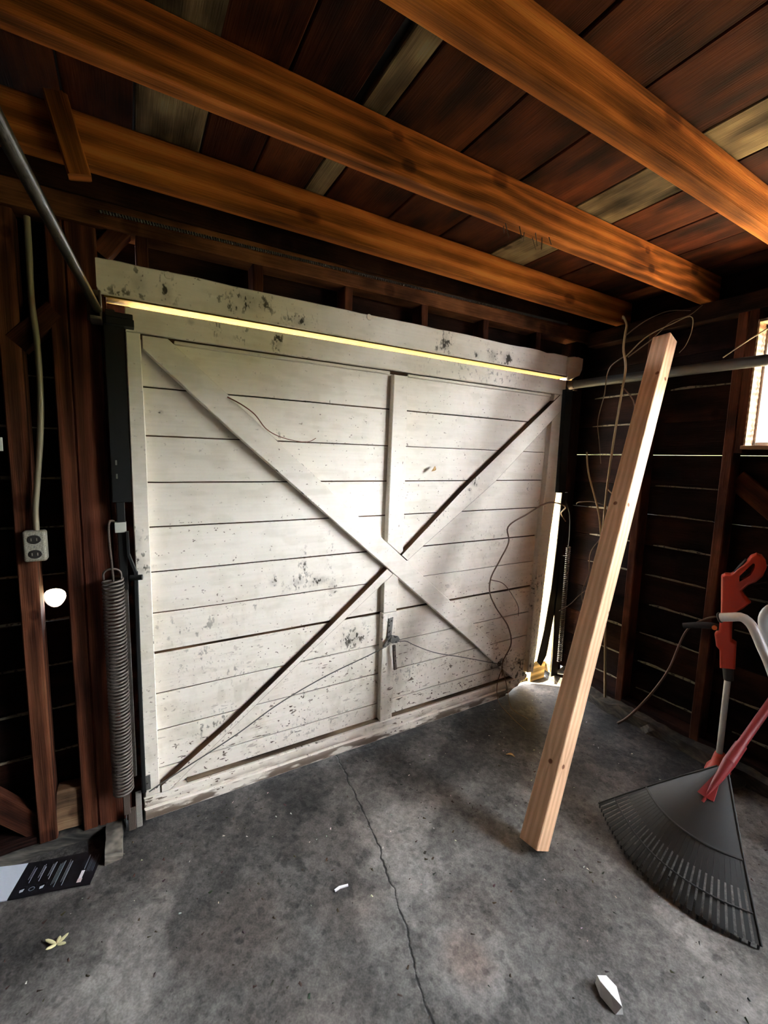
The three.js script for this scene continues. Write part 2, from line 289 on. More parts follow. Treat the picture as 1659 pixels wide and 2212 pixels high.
// a lump: a box whose faces are pushed about by noise
function roughBox(x0, x1, y0, y1, z0, z1, amp, cell = 0.05, s = 1) {
  const n = (a) => Math.max(1, Math.min(80, Math.round(a / cell)));
  let g = new THREE.BoxGeometry(x1 - x0, y1 - y0, z1 - z0, n(x1 - x0), n(y1 - y0), n(z1 - z0)); g.translate((x0 + x1) / 2, (y0 + y1) / 2, (z0 + z1) / 2);
  const uv0 = g.attributes.uv.array.slice(), p = g.attributes.position;
  for (let i = 0; i < p.count; i++) {
    const x = p.getX(i), y = p.getY(i), z = p.getZ(i), k = y <= y0 + 1e-5 ? 0 : 1;
    p.setXYZ(i, x + amp * (fbm(z * 14 + y * 20, x * 3 + y * 9, s, 2) - 0.5) * 2, y + k * amp * (fbm(x * 14, z * 14, s + 5, 3) - 0.55) * 2, z + amp * (fbm(x * 14 + 3, y * 18, s + 9, 2) - 0.5) * 2);
    g.attributes.uv.setXY(i, x * 0.5 + y, z * 0.5 + y * 0.7);
  }
  g = g.toNonIndexed(); g.computeVertexNormals(); return toCreasedNormals(g, 0.7);
}

// ---------------------------------------------------------------- naming helpers
const used = new Map();
const numbered = (name) => { const n = used.get(name) ?? 0; used.set(name, n + 1); return n ? name + '_' + String(n).padStart(3, '0') : name; };
function finish(m) { m.castShadow = m.receiveShadow = true; return m; }
function struct(name, label) { const g = new THREE.Group(); g.name = numbered(name); g.userData = { kind: 'structure', label }; scene.add(g); return g; }
function thing(name, label, category, [x, y, z], group) {
  const g = new THREE.Group(); g.name = numbered(name); g.position.set(x, y, z); g.userData = { label, category }; if (group) g.userData.group = group; scene.add(g); return g;
}
// part(): geometry given in the scene's metres, hung under its thing, whose base may be anywhere
function part(name, geo, mat, parent, label) {
  const m = finish(new THREE.Mesh(geo, mat)); m.name = name;
  let off = V(0, 0, 0), q = parent; while (q && q !== scene) { if (q.rotation.y) { off = null; break; } off.add(q.position); q = q.parent; }
  if (off) geo.translate(-off.x, -off.y, -off.z);
  if (label) m.userData.label = label;
  parent.add(m); return m;
}
function single(name, geo, mat, label, category, at, group) {
  const m = finish(new THREE.Mesh(geo, mat)); m.name = numbered(name); geo.translate(-at[0], -at[1], -at[2]); m.position.set(...at); m.userData = { label, category }; if (group) m.userData.group = group; scene.add(m); return m;
}
const pick = (a) => a[Math.floor(rnd() * a.length)];

// ================================================================ the setting
// ground outside
{
  const g = struct('ground', 'sunlit dry ground outside the garage');
  part('driveway', box(-3, 2.76, -0.16, -0.05, -14, -0.14, 0.01), M.ground, g);
  part('yard', merge([box(7.51, 16, -0.16, -0.06, -14, 16, 0.01), box(4.0, 7.5, -0.16, -0.06, 4.51, 16, 0.01), box(2.77, 3.99, -0.16, -0.06, 2.01, 16, 0.01), box(-16, -3.01, -0.16, -0.06, -14, 16, 0.01), box(-3, 2.76, -0.16, -0.06, 4.2, 16, 0.01)]), M.soil, g);
  part('bounce_slab', merge([box(2.77, 4.0, -0.16, -0.055, -14, 2.0, 0.01), box(4.0, 7.5, -0.16, -0.055, -14, 4.5, 0.01)]), M.path, g);  // unseen pale slab added to bounce sunlight up onto the joists
}
// unseen dark backdrop added across the side yard to cut low sky light
{
  const g = struct('sky_screen', 'unseen dark backdrop added to cut low sky light');
  part('sky_screen_face', roughBox(9.0, 9.8, -0.1, 3.1, -12, 13, 0.12, 0.5, 21), M.sky_screen, g);
}
// floor slab
{
  const g = struct('floor', 'cracked and stained grey concrete garage floor');
  const s = new THREE.BoxGeometry(3.85, 0.2, 4.2, 1, 1, 1); s.translate(0.90, -0.1, 1.98);
  const p = s.attributes.position, uv = s.attributes.uv; for (let i = 0; i < p.count; i++) uv.setXY(i, p.getX(i), p.getZ(i));
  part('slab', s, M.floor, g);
}
// concrete curbs
{
  const g = struct('trim_1', 'rough concrete footing under the right wall');
  part('footing', roughBox(2.545, 2.80, -0.05, 0.065, 0.0, 4.0, 0.022, 0.05, 3), std([0.42, 0.37, 0.31], { map: T.dirt, bumpMap: T.dirt, bumpScale: 0.008 }), g);
  const h = struct('trim_2', 'rough concrete footing under the front wall left of the door');
  part('footing', roughBox(-0.98, -0.075, -0.05, 0.045, -0.14, 0.0, 0.012, 0.03, 7), M.concrete, h);
  part('footing_block', roughBox(-0.135, -0.078, -0.02, 0.04, -0.02, 0.165, 0.007, 0.02, 9), M.concrete, h);
}

// ---- front wall
const JY = [2.17, 1.986, 1.803, 1.615, 1.43, 1.248, 1.061, 0.885, 0.713, 0.531, 0.363, 0.188, 0.02];
{
  const w = struct('wall_front', 'front wall of dark studs, siding and painted door header');
  // siding left of the door, seen between the studs
  const SY = [0.05, 0.172, 0.352, 0.533, 0.713, 0.894, 1.075, 1.258, 1.441, 1.626, 1.81, 1.99, 2.17, 2.35, 2.53];
  for (let k = 0; k + 1 < SY.length; k++) {
    const y0 = SY[k] + 0.0025, y1 = SY[k + 1] - 0.0025, m = M.siding[(k * 3) % 4];
    if (y0 < 1.0 && y1 > 1.0) {
      const s = new THREE.Shape(rect(-0.98, -0.03, y0, y1).map(([x, y]) => new THREE.Vector2(x, y))); const hole = new THREE.Path();
      for (let i = 0; i < 22; i++) { const q = (i / 22) * 6.2832, r = 0.037 + 0.002 * Math.sin(q * 3); hole[i ? 'lineTo' : 'moveTo'](-0.266 + r * Math.cos(q) * 0.95, 0.984 + r * Math.sin(q)); } hole.closePath(); s.holes.push(hole);
      const g = new THREE.ExtrudeGeometry(s, { depth: 0.02, bevelEnabled: false }); g.translate(0, 0, -0.12); part('board', g, m, w, 'siding board with a round hole letting daylight in');
    } else part('board', merge([prism(rect(-0.98, -0.03, y0, y1), -0.12, -0.10, 0.003), box(-0.98, -0.03, y0 - 0.012, y0 + 0.01, -0.126, -0.1205)]), m, w);
    if (k > 0 && k < 11) { const d = rr(0.004, 0.007); part('drip_lit_edge', prism([[-0.96, y0 - 0.003], [-0.6, y0 - 0.003], [-0.29, y0 - 0.002], [-0.05, y0 - 0.003], [-0.05, y0 + d * rr(0.5, 1.2)], [-0.12, y0 + d], [-0.2, y0 + d * 1.3], [-0.28, y0 + d * 0.6], [-0.4, y0 + d * 1.5], [-0.45, y0 + d], [-0.96, y0 + d]], -0.101, -0.094, 0.001), M.drip, w); }
  }
  // siding above the header
  for (const [y0, y1, i] of [[2.10, 2.232, 1], [2.237, 2.363, 3], [2.368, 2.535, 0]]) part('board', prism(rect(-0.03, 2.80, y0, y1), -0.15, -0.13, 0.003), M.siding[i], w);
  for (const [a, b] of [[0.11, 0.49], [0.545, 0.9], [0.98, 1.2], [1.42, 1.5], [1.86, 2.02], [2.3, 2.42]]) part('drip_lit_edge', prism([[a, 2.36], [b, 2.36], [b, 2.372], [(a + b) / 2, 2.379], [a, 2.384]], -0.132, -0.122, 0.002), M.litEdge, w);  // light on the siding lap edges, put in as paler strips
  // studs and post left of the door
  part('stud', timber(V(-0.3255, 0.045, -0.045), V(-0.3255, 2.33, -0.045), 0.058, 0.09, { up: V(0, 0, 1) }), M.studs[2], w);
  part('stud', timber(V(-0.189, 0.04, -0.045), V(-0.189, 2.33, -0.045), 0.05, 0.094, { up: V(0, 0, 1) }), M.studs[0], w);
  part('post', timber(V(-0.1145, 0.035, -0.052), V(-0.1145, 2.33, -0.052), 0.095, 0.104, { up: V(0, 0, 1), ch: 0.006 }), M.post[0], w);
  part('jamb', box(-0.064, -0.046, 0.02, 2.12, -0.12, -0.004), M.post[1], w);
  part('door_stop', box(-0.064, 0.03, 0.0, 2.10, -0.078, -0.06), M.post[1], w);
  part('stud', timber(V(-0.74, 0.045, -0.045), V(-0.74, 2.33, -0.045), 0.05, 0.09, { up: V(0, 0, 1) }), M.studs[1], w);
  part('brace', timber(V(-0.315, 1.905, -0.04), V(-0.197, 2.035, -0.04), 0.065, 0.085, { up: V(0, 0, 1) }), M.studs[1], w);
  part('brace', timber(V(-0.72, 0.52, -0.05), V(-0.35, 0.085, -0.05), 0.085, 0.045, { up: V(0, 0, 1) }), M.studs[1], w);
  part('brace', timber(V(-0.06, 2.255, -0.045), V(0.02, 2.365, -0.045), 0.06, 0.06, { up: V(0, 0, 1) }), M.studs[1], w);
  part('block', timber(V(-0.297, 0.14, -0.055), V(-0.215, 0.135, -0.055), 0.07, 0.17, { up: V(0, 1, 0), ch: 0.008 }), wood([0.26, 0.18, 0.12], T.rough), w);
  part('sill_plate', box(-0.98, -0.36, 0.035, 0.075, -0.1, -0.01), M.brown, w);
  // door header
  const top = []; for (let i = 0; i <= 40; i++) { const x = 2.495 - (2.495 + 0.127) * (i / 40); top.push([x, 2.236 + 0.004 * (fbm(x * 7, 1, 5, 3) - 0.5) * 2.4 - (Math.abs(x - 2.3) < 0.06 ? 0.006 : 0)]); }
  part('header', prism([[-0.06, 2.111], [2.495, 2.112], ...top, [-0.127, 2.20]], -0.125, 0.0, 0.004), M.paint, w, 'cream painted header board with black mould stains');
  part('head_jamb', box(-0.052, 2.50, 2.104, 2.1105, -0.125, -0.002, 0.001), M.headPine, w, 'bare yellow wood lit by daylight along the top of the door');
  part('header_end', prism([[2.4985, 2.082], [2.52, 2.085], [2.56, 2.10], [2.63, 2.128], [2.652, 2.17], [2.655, 2.245], [2.60, 2.25], [2.51, 2.235]], -0.06, 0.0, 0.006), M.paint, w);
  for (const x of [0.16, 1.03]) { const n = new THREE.CylinderGeometry(0.013, 0.015, 0.006, 14); n.rotateX(Math.PI / 2); n.translate(x, 2.222, 0.001); part('bolt_head', n, M.paint, w); }
  // cripple studs and plates
  for (const x of [0.076, 0.503, 0.925, 1.363, 1.79, 2.222]) part('cripple_stud', timber(V(x, 2.238, -0.055), V(x, 2.345, -0.055), 0.042, 0.09, { up: V(0, 0, 1), n: 2 }), M.studs[1], w);
  part('plate', timber(V(-0.98, 2.385, -0.05), V(2.70, 2.385, -0.05), 0.10, 0.085, { n: 10, ch: 0.005 }), wood([0.20, 0.085, 0.04], T.rough), w);
  part('plate', timber(V(-0.98, 2.475, -0.05), V(2.70, 2.475, -0.05), 0.10, 0.085, { n: 10, ch: 0.005 }), M.plate, w);
  // right jamb post
  part('jamb', box(2.558, 2.574, 0.05, 2.1, -0.15, -0.004), M.jambPine, w, 'bare pale wood of the door jamb lit by daylight');
  part('post', timber(V(2.622, 0.05, -0.06), V(2.622, 2.34, -0.06), 0.095, 0.116, { up: V(0, 0, 1), ch: 0.005 }), M.brown, w);
  part('board', box(2.60, 2.82, 0.0, 2.53, -0.15, -0.12), M.siding[0], w);
}

// ---- ceiling: roof boards and joists
{
  const c = struct('ceiling', 'open ceiling of dark red roof boards on rough joists');
  const X = [-1.02, -0.78, -0.52, -0.30, -0.12, 0.055, 0.245, 0.42, 0.605, 0.687, 0.967, 1.235, 1.535, 1.767, 2.03, 2.283, 2.55, 2.82], pale = new Set([5, 8, 12]);
  const breaks = [0.245, 0.70, 1.155];
  for (let i = 0; i + 1 < X.length; i++) {
    // boards butt over the joists, so tones change from bay to bay
    const cuts = [-0.2, ...(pale.has(i) || i > 8 ? breaks : [0.70])  , 3.99];
    for (let k = 0; k + 1 < cuts.length; k++) {
      const dx = k === cuts.length - 2 ? -0.02 : 0.0, z0 = cuts[k], z1 = cuts[k + 1], g = i + k;
      const m = pale.has(i) ? M.roofPale : M.roof[(i * 5 + k * 3) % 4];
      const x0 = X[i] + dx + 0.003, x1 = X[i + 1] + dx - 0.003, dy = rr(0, 0.004);
      part('board', timber(V((x0 + x1) / 2, 2.543 + dy, z0 + 0.002), V((x0 + x1) / 2, 2.543 + dy, z1 - 0.002), x1 - x0, 0.022, { n: Math.max(2, Math.round((z1 - z0) * 3)), bow: 0.001, ch: 0.003 }), m, c);
    }
  }
  part('roofing', box(-1.2, 3.1, 2.562, 2.60, -0.45, 4.3), M.black, c);
  const J = [[0.247, 0.055, 0], [0.712, 0.062, 1], [1.158, 0.05, 2], [1.62, 0.05, 0], [2.10, 0.05, 1], [2.58, 0.05, 2], [3.06, 0.05, 0], [3.54, 0.05, 1]];
  J.forEach(([z, t, i]) => {
    const j = part('joist', timber(V(-1.0, 2.462, z), V(2.70, 2.462, z), t, 0.138, { n: 24, bow: 0.003, ch: 0.006 }), M.joists[i], c);
    if (z === 0.712) for (const [x, dz, l, a] of [[1.19, 0.0, 0.05, 0.3], [1.205, -0.02, 0.03, -0.2], [1.25, 0.01, 0.045, 0.2], [1.30, -0.01, 0.04, -0.3], [1.335, 0.01, 0.05, 0.1], [1.35, -0.02, 0.045, 0.4], [1.385, 0.0, 0.05, -0.2], [1.40, 0.015, 0.03, 0.3]]) {
      part('nail', rod(V(x, 2.40, z + dz), V(x + l * Math.sin(a), 2.393 - l, z + dz + 0.01), 0.0022, 6, 0.0012), M.nail, j);
    }
  });
  part('strut', timber(V(-0.088, 2.335, 0.305), V(-0.135, 2.535, 0.305), 0.058, 0.04, { up: V(0, 0, 1), n: 2 }), M.joists[0], c);
}

// ---- right wall
{
  const w = struct('wall_right', 'right wall of dark horizontal siding on rough studs');
  const SY = [0.06, 0.157, 0.331, 0.514, 0.703, 0.884, 1.069, 1.254, 1.426, 1.609, 1.793, 1.975, 2.16, 2.35, 2.54];
  const open = new Map([[9, 0.0012], [7, 0.0015]]);
  const bd = (y0, y1, z0, z1, i, lap) => { const g = box(2.71, 2.73, y0, y1, z0, z1, 0.003); const p = g.attributes.position, u = g.attributes.uv, o = rnd() * 2; for (let q = 0; q < p.count; q++) u.setXY(q, p.getZ(q) + o, p.getY(q)); return part('board', lap ? merge([g, box(2.7305, 2.736, y0 - 0.012, y0 + 0.01, z0, z1)]) : g, M.siding[i % 4], w); };
  for (let k = 0; k + 1 < SY.length; k++) {
    const gap = (open.get(k) ?? 0.002) / 2, gapUp = (open.get(k + 1) ?? 0.002) / 2;
    const y0 = SY[k] + gap, y1 = SY[k + 1] - gapUp, lp = !open.has(k);
    // the window interrupts the upper boards
    if (y1 > 1.66 && y0 < 2.24) { bd(y0, y1, -0.12, 0.955, k * 3 + 1, lp); bd(y0, y1, 2.35, 2.5, k * 3 + 1, lp); if (y0 < 1.645) bd(y0, 1.645, 0.955, 2.35, k * 3, lp); if (y1 > 2.25) bd(2.25, y1, 0.955, 2.35, k * 3, lp); }
    else bd(y0, y1, -0.12, 2.5, k * 3 + 1, lp);
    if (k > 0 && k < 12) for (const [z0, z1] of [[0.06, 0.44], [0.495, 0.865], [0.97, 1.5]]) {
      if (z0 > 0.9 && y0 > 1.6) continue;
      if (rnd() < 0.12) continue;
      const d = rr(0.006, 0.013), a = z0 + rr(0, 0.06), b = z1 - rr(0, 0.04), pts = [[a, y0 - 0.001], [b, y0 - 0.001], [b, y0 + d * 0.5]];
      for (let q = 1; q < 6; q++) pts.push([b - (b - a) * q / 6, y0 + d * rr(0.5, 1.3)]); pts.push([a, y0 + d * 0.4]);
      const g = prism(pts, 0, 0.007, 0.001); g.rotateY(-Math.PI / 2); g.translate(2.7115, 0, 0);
      part('drip_lit_edge', g, M.drip, w);
    }
  }
  // rest of the wall towards the back
  part('wall_panel', box(2.71, 2.74, 0.06, 2.54, 3.35, 4.06), M.siding[0], w);
  part('wall_panel', box(2.71, 2.74, 2.30, 2.54, 2.5, 3.35), M.siding[0], w);
  part('wall_panel', box(2.71, 2.74, 0.06, 1.0, 2.5, 3.35), M.siding[0], w);
  const st = (z, y0, y1, t, m) => part('stud', timber(V(2.665, y0, z), V(2.665, y1, z), 0.09, t, { up: V(0, 0, 1) }), m, w);
  st(0.462, 0.06, 2.30, 0.045, M.studs[1]); st(0.892, 0.06, 2.30, 0.046, M.studs[1]); st(0.937, 1.62, 2.30, 0.04, M.studs[1]); st(1.33, 0.06, 1.60, 0.045, M.studs[1]); st(1.83, 0.06, 1.60, 0.045, M.studs[1]); st(2.40, 0.06, 2.30, 0.045, M.studs[1]); st(3.38, 0.06, 2.30, 0.05, M.studs[1]);
  part('plate', timber(V(2.665, 2.345, 0.05), V(2.665, 2.345, 3.98), 0.09, 0.088, { n: 12 }), M.plate, w);
  part('sill_plate', timber(V(2.665, 0.07, 0.06), V(2.665, 0.07, 2.4), 0.09, 0.04, { n: 8 }), M.brown, w);
  part('brace', timber(V(2.692, 1.49, 0.915), V(2.692, 1.02, 1.47), 0.02, 0.10, { up: V(0, 1, 0) }), M.studs[1], w);
  part('soffit', box(2.74, 3.05, 2.54, 2.56, -0.4, 4.1), M.brown, w);
}
// ---- unseen left and back walls
{
  const w = struct('wall_left', 'left wall of dark boards'); part('wall_panel', box(-1.06, -1.0, 0, 2.55, -0.15, 4.06), M.siding[0], w);
  const b = struct('wall_back', 'back wall of dark boards'); part('wall_panel', box(-1.06, 2.76, 0, 2.55, 4.0, 4.06), M.siding[0], b);
}
// ---- window in the right wall
{
  const w = struct('window_1', 'small bright window high in the right wall');
  part('window_frame', merge([box(2.615, 2.735, 1.655, 2.25, 0.956, 0.964, 0.002), box(2.615, 2.735, 1.655, 2.25, 2.335, 2.35, 0.002), box(2.615, 2.735, 2.236, 2.25, 0.964, 2.335, 0.002)]), M.sash, w);
  part('window_sill', box(2.60, 2.74, 1.638, 1.656, 0.95, 2.36, 0.003), M.sash, w);
  const sash = part('sash', merge([box(2.70, 2.728, 1.658, 2.235, 0.965, 0.974, 0.002), box(2.70, 2.728, 1.658, 2.235, 2.305, 2.334, 0.003), box(2.70, 2.728, 1.658, 1.675, 0.974, 2.305, 0.003), box(2.70, 2.728, 2.208, 2.235, 0.974, 2.305, 0.003)]), std([0.75, 0.73, 0.70], { map: T.speck }), w);
  part('pane', box(2.712, 2.716, 1.675, 2.208, 0.974, 2.305, 0.0005), M.glass, sash);
}

// ---- the garage door
{
  const d = struct('door_1', 'white painted plank garage door with crossed braces');
  const sk = (x, y) => { const k = smooth(1.6, 0.1, y); return x - 0.085 * k * Math.pow(clamp(x / 2.4), 1.6); };   // the old door has racked: its right edge leans in at the bottom
  const yb = [2.0, ...JY.slice(2)];
  const wide = new Map([[8, 0.013], [7, 0.006], [11, 0.006], [10, 0.006]]);
  for (let k = 0; k + 1 < yb.length; k++) {
    const y1 = yb[k] - (k ? (wide.get(k + 1) ?? 0.0055) / 2 : 0.02), y0 = Math.max(yb[k + 1], 0.03) + (wide.get(k + 2) ?? 0.0055) / 2;
    const tilt = rr(-0.0025, 0.0025);
    const line = (y, flipX) => { const o = []; for (let i = 0; i <= 16; i++) { const x = 0.035 + (2.43 - 0.035) * i / 16; o.push([sk(x, y), y + tilt * (i / 16) + 0.0022 * (fbm(x * 9, y * 31, 15, 3) - 0.5) * (y < 1 ? 2 : 0.8)]); } return flipX ? o.reverse() : o; };
    const face = prism([...line(y0), ...line(y1, true)], -0.048, -0.038 + rr(-0.001, 0.001), 0.002);
    const l0 = k + 2 === yb.length ? 0.03 : yb[k + 1] - 0.012, l1 = yb[k] - (k ? 0.0125 : 0.022);
    const bd = part('board', face, M.paint, d);
    part('tongue', prism([[0.035, l0], [sk(2.43, l0), l0], [sk(2.43, l1), l1], [0.035, l1]], -0.058, -0.0485, 0.0), M.bare, bd);
  }
  const R = (pts, z0, z1, name, b = 0.003) => part(name, prism(pts, z0, z1, b), name === 'diagonal_brace' && pts[0][0] > 1 ? [M.paint, M.bare] : M.paint, d);  // the crossing brace that starts on the right gets dark brown side faces
  R([[0.010, 2.082], [0.010, 1.995], [2.498, 1.990], [2.5, 2.084]], -0.024, 0.0, 'top_rail');
  part('rail_core', box(0.012, 2.492, 1.979, 2.045, -0.058, -0.0245, 0.001), M.bare, d);
  part('moulding', merge([box(0.175, 1.168, 1.974, 1.989, -0.037, -0.018, 0.004), box(1.275, 2.385, 1.973, 1.988, -0.037, -0.018, 0.004)]), M.paint, d);
  R([[0.006, 0.10], [0.061, 0.10], [0.063, 1.6], [0.058, 1.994], [0.010, 1.994]], -0.058, 0.0, 'stile');
  R([[2.393, 1.989], [2.372, 1.426], [2.347, 0.994], [2.325, 0.287], [2.318, 0.11], [2.375, 0.10], [2.395, 0.272], [2.452, 1.081], [2.492, 1.43], [2.498, 1.989]], -0.058, -0.001, 'stile');
  R([[1.180, 1.972], [1.264, 1.972], [1.268, 1.054], [1.25, 1.037], [1.166, 1.109]], -0.037, 0.0, 'centre_stile');
  R([[1.153, 0.893], [1.21, 0.934], [1.243, 0.906], [1.236, 0.722], [1.152, 0.724]], -0.037, 0.0, 'centre_stile');
  R([[1.150, 0.72], [1.236, 0.718], [1.225, 0.098], [1.147, 0.098]], -0.037, 0.001, 'centre_stile');
  R([[0.063, 1.988], [0.151, 1.988], [0.5, 1.686], [0.928, 1.311], [1.621, 0.715], [2.153, 0.231], [2.316, 0.096], [2.186, 0.096], [2.094, 0.177], [1.458, 0.723], [0.931, 1.176], [0.383, 1.65], [0.063, 1.94]], -0.037, 0.002, 'diagonal_brace');
  R([[2.388, 1.945], [2.44, 1.987], [2.486, 1.965], [2.482, 1.90], [1.916, 1.428], [1.40, 1.072], [1.295, 0.998], [1.254, 1.034], [1.665, 1.386]], -0.037, 0.003, 'diagonal_brace');
  R([[1.168, 0.969], [0.811, 0.682], [0.361, 0.335], [0.066, 0.133], [0.066, 0.098], [0.10, 0.098], [0.20, 0.178], [0.36, 0.30], [0.763, 0.608], [1.208, 0.934]], -0.037, 0.001, 'diagonal_brace');
  // bottom rail, worn; its right end has broken away
  const low = []; for (let i = 0; i <= 30; i++) { const x = 0.0 + 2.15 * i / 30; low.push([x, 0.004 + 0.006 * fbm(x * 16, 3, 8, 2)]); }
  R([...low, [2.19, 0.03], [2.23, 0.035], [2.26, 0.07], [2.31, 0.075], [2.315, 0.096], [0.0, 0.098]], -0.058, 0.002, 'bottom_rail', 0.004);
  const lo2 = []; for (let i = 0; i <= 30; i++) { const x = 0.0 + 2.10 * i / 30; lo2.push([x, 0.003 + 0.004 * fbm(x * 20, 5, 9, 2)]); }
  const up2 = lo2.map(([x], i) => [x, 0.056 + 0.007 * (fbm(x * 9, 6, 10, 3) - 0.5)]).reverse();
  R([...lo2, ...up2], 0.002, 0.020, 'bottom_batten', 0.005);
  part('ledge', prism([[0.17, 0.099], [2.2, 0.099], [2.2, 0.106], [0.17, 0.108]], -0.036, -0.008, 0.003), wood([0.22, 0.185, 0.15], T.rough), d, 'worn bare wood ledge above the bottom rail');
  part('patch_board', prism([[0.50, 0.245], [0.79, 0.252], [0.78, 0.272], [0.50, 0.268]], -0.0385, -0.034, 0.001), M.paint, d);
  // latch in the middle
  const l = part('latch', merge([prism([[1.176, 0.58], [1.184, 0.69], [1.212, 0.694], [1.209, 0.65], [1.203, 0.59]], 0.002, 0.008, 0.001), prism([[1.196, 0.60], [1.24, 0.585], [1.252, 0.565], [1.235, 0.548], [1.20, 0.552]], 0.012, 0.02, 0.002), prism([[1.192, 0.60], [1.165, 0.575], [1.142, 0.545], [1.16, 0.535], [1.19, 0.555]], 0.014, 0.021, 0.002), rod(V(1.198, 0.575, 0.0), V(1.198, 0.575, 0.03), 0.014)]), M.steel, d, 'dull grey metal latch plate with two arms');
  part('handle', timber(V(1.206, 0.545, 0.03), V(1.218, 0.405, 0.032), 0.017, 0.012, { up: V(0, 0, 1), n: 2, ch: 0.003 }), M.rusty, l, 'rusty brown hanging latch bar');
  const cl = [[1.16, 0.543], [1.062, 0.52], [0.801, 0.455], [0.566, 0.377], [0.374, 0.281], [0.16, 0.198], [0.06, 0.155], [0.02, 0.14]].map(([x, y], i) => V(x, y, 0.022 + (i % 2) * 0.004)), cr = [[1.239, 0.556], [1.29, 0.548], [1.341, 0.517], [1.49, 0.44], [1.702, 0.365], [2.017, 0.25]].map(([x, y]) => V(x, y, 0.02));
  part('latch_cable', tube(cl, 0.0026, 0.0026, 60, 6), M.cable, d); part('latch_cable', tube(cr, 0.0024, 0.0024, 40, 6), M.cable, d);
  part('eye_bolt', merge([new THREE.TorusGeometry(0.014, 0.004, 6, 14).translate(2.03, 0.245, 0.012), rod(V(2.03, 0.245, 0.0), V(2.03, 0.245, 0.02), 0.006)]), M.rusty, d);
  part('hinge_plate', merge([box(-0.006, 0.028, 0.135, 0.20, 0.0, 0.005), box(0.002, 0.02, 0.155, 0.168, 0.004, 0.012)]), M.steel, d, 'grey metal plate at the lower left corner');
}

// ================================================================ door hardware
{
  const t = thing('door_spring_assembly', 'black steel rail with thick coil spring and lever arm left of the garage door', 'door hardware', [-0.05, 0.05, 0.03], 'spring assemblies beside the garage door');
  const ch = part('channel', merge([box(-0.057, 0.006, 1.362, 2.02, 0.046, 0.05, 0.001), box(-0.057, -0.053, 1.362, 2.02, 0.004, 0.05, 0.001), box(0.002, 0.006, 1.362, 2.02, 0.004, 0.05, 0.001)]), M.black, t, 'black painted steel channel');
  for (const y of [1.45, 1.50]) part('rivet', box(-0.042, -0.036, y, y + 0.018, 0.0495, 0.052, 0.001), M.steel, ch);
  part('bracket', merge([box(-0.05, 0.035, 2.022, 2.04, 0.003, 0.066), box(-0.05, 0.038, 1.996, 2.021, 0.02, 0.07), box(-0.05, -0.02, 2.04, 2.05, 0.003, 0.05)]), M.black, t);
  part('slide_bar', box(-0.046, -0.018, 1.02, 1.362, 0.012, 0.036), M.black, t);
  part('tape_band', box(-0.054, -0.016, 1.245, 1.285, 0.008, 0.041, 0.002), M.tape, t, 'pale grey tape band');
  part('lever_arm', merge([timber(V(-0.014, 1.25, 0.042), V(-0.014, 1.155, 0.042), 0.012, 0.018, { up: V(0, 0, 1), n: 1 }), timber(V(-0.014, 1.16, 0.042), V(0.008, 1.085, 0.042), 0.013, 0.018, { up: V(0, 0, 1), n: 1 }), timber(V(0.008, 1.09, 0.042), V(0.002, 0.16, 0.042), 0.016, 0.018, { up: V(0, 0, 1), n: 3 })]), M.black, t);
  part('pivot_bolt', rod(V(-0.012, 1.068, 0.045), V(0.03, 1.069, 0.055), 0.011, 8), M.black, t);
  const sp = part('spring', helix(V(-0.068, 0.20, 0.06), V(-0.068, 1.075, 0.06), 0.033, 62, 0.0046), M.spring, t, 'thick dark coil spring');
  part('spring_hook', merge([tube([[-0.04, 1.075, 0.065], [-0.042, 1.10, 0.066], [-0.055, 1.112, 0.066], [-0.085, 1.112, 0.066], [-0.096, 1.10, 0.066], [-0.097, 1.075, 0.06]], 0.0042, 0.0042, 20, 6)]), M.spring, sp);
  part('pull_rod', tube([[-0.066, 1.06, 0.064], [-0.068, 1.12, 0.066], [-0.072, 1.28, 0.06], [-0.066, 1.295, 0.055], [-0.056, 1.29, 0.04]], 0.0045, 0.0045, 24, 7), M.rusty, t);
  part('guard_strip', box(-0.034, -0.02, 0.22, 1.08, 0.004, 0.016), std([0.45, 0.43, 0.38], { map: T.speck }), t);
  part('anchor', merge([box(-0.072, -0.048, 0.09, 0.20, 0.045, 0.055), box(-0.058, -0.03, 0.01, 0.10, 0.03, 0.05)]), M.rusty, t);
  part('foot_strap', box(-0.030, -0.008, 0.0, 0.16, 0.025, 0.033), std([0.46, 0.42, 0.36], { map: T.speck }), t);
}
{
  const t = thing('door_spring_assembly', 'black steel rail with thin stretched spring and lever arm right of the garage door', 'door hardware', [2.5, 0.05, 0.03], 'spring assemblies beside the garage door');
  part('channel', merge([box(2.452, 2.515, 1.352, 2.02, 0.036, 0.04, 0.001), box(2.452, 2.456, 1.352, 2.02, 0.01, 0.04, 0.001), box(2.511, 2.515, 1.352, 2.02, 0.004, 0.04, 0.001)]), M.black, t, 'black painted steel channel');
  part('lever_arm', prism([[2.50, 1.352], [2.484, 0.985], [2.463, 0.697], [2.42, 0.395], [2.371, 0.188], [2.413, 0.15], [2.462, 0.219], [2.512, 0.512], [2.539, 0.919], [2.557, 1.352]], 0.024, 0.031, 0.001), M.black, t);
  part('slide_bar', prism([[2.506, 0.515], [2.531, 0.921], [2.572, 0.917], [2.585, 0.485], [2.586, 0.05], [2.518, 0.05], [2.517, 0.193]], 0.032, 0.038, 0.001), M.black, t);
  part('spring', helix(V(2.497, 0.20, 0.11), V(2.50, 1.0, 0.11), 0.0125, 62, 0.0035, 6, 12), M.spring, t, 'thin grey stretched coil spring');
  part('pull_rod', tube([[2.50, 1.0, 0.11], [2.503, 1.10, 0.108], [2.51, 1.22, 0.09], [2.515, 1.30, 0.05]], 0.004, 0.004, 20, 6), M.black, t);
}
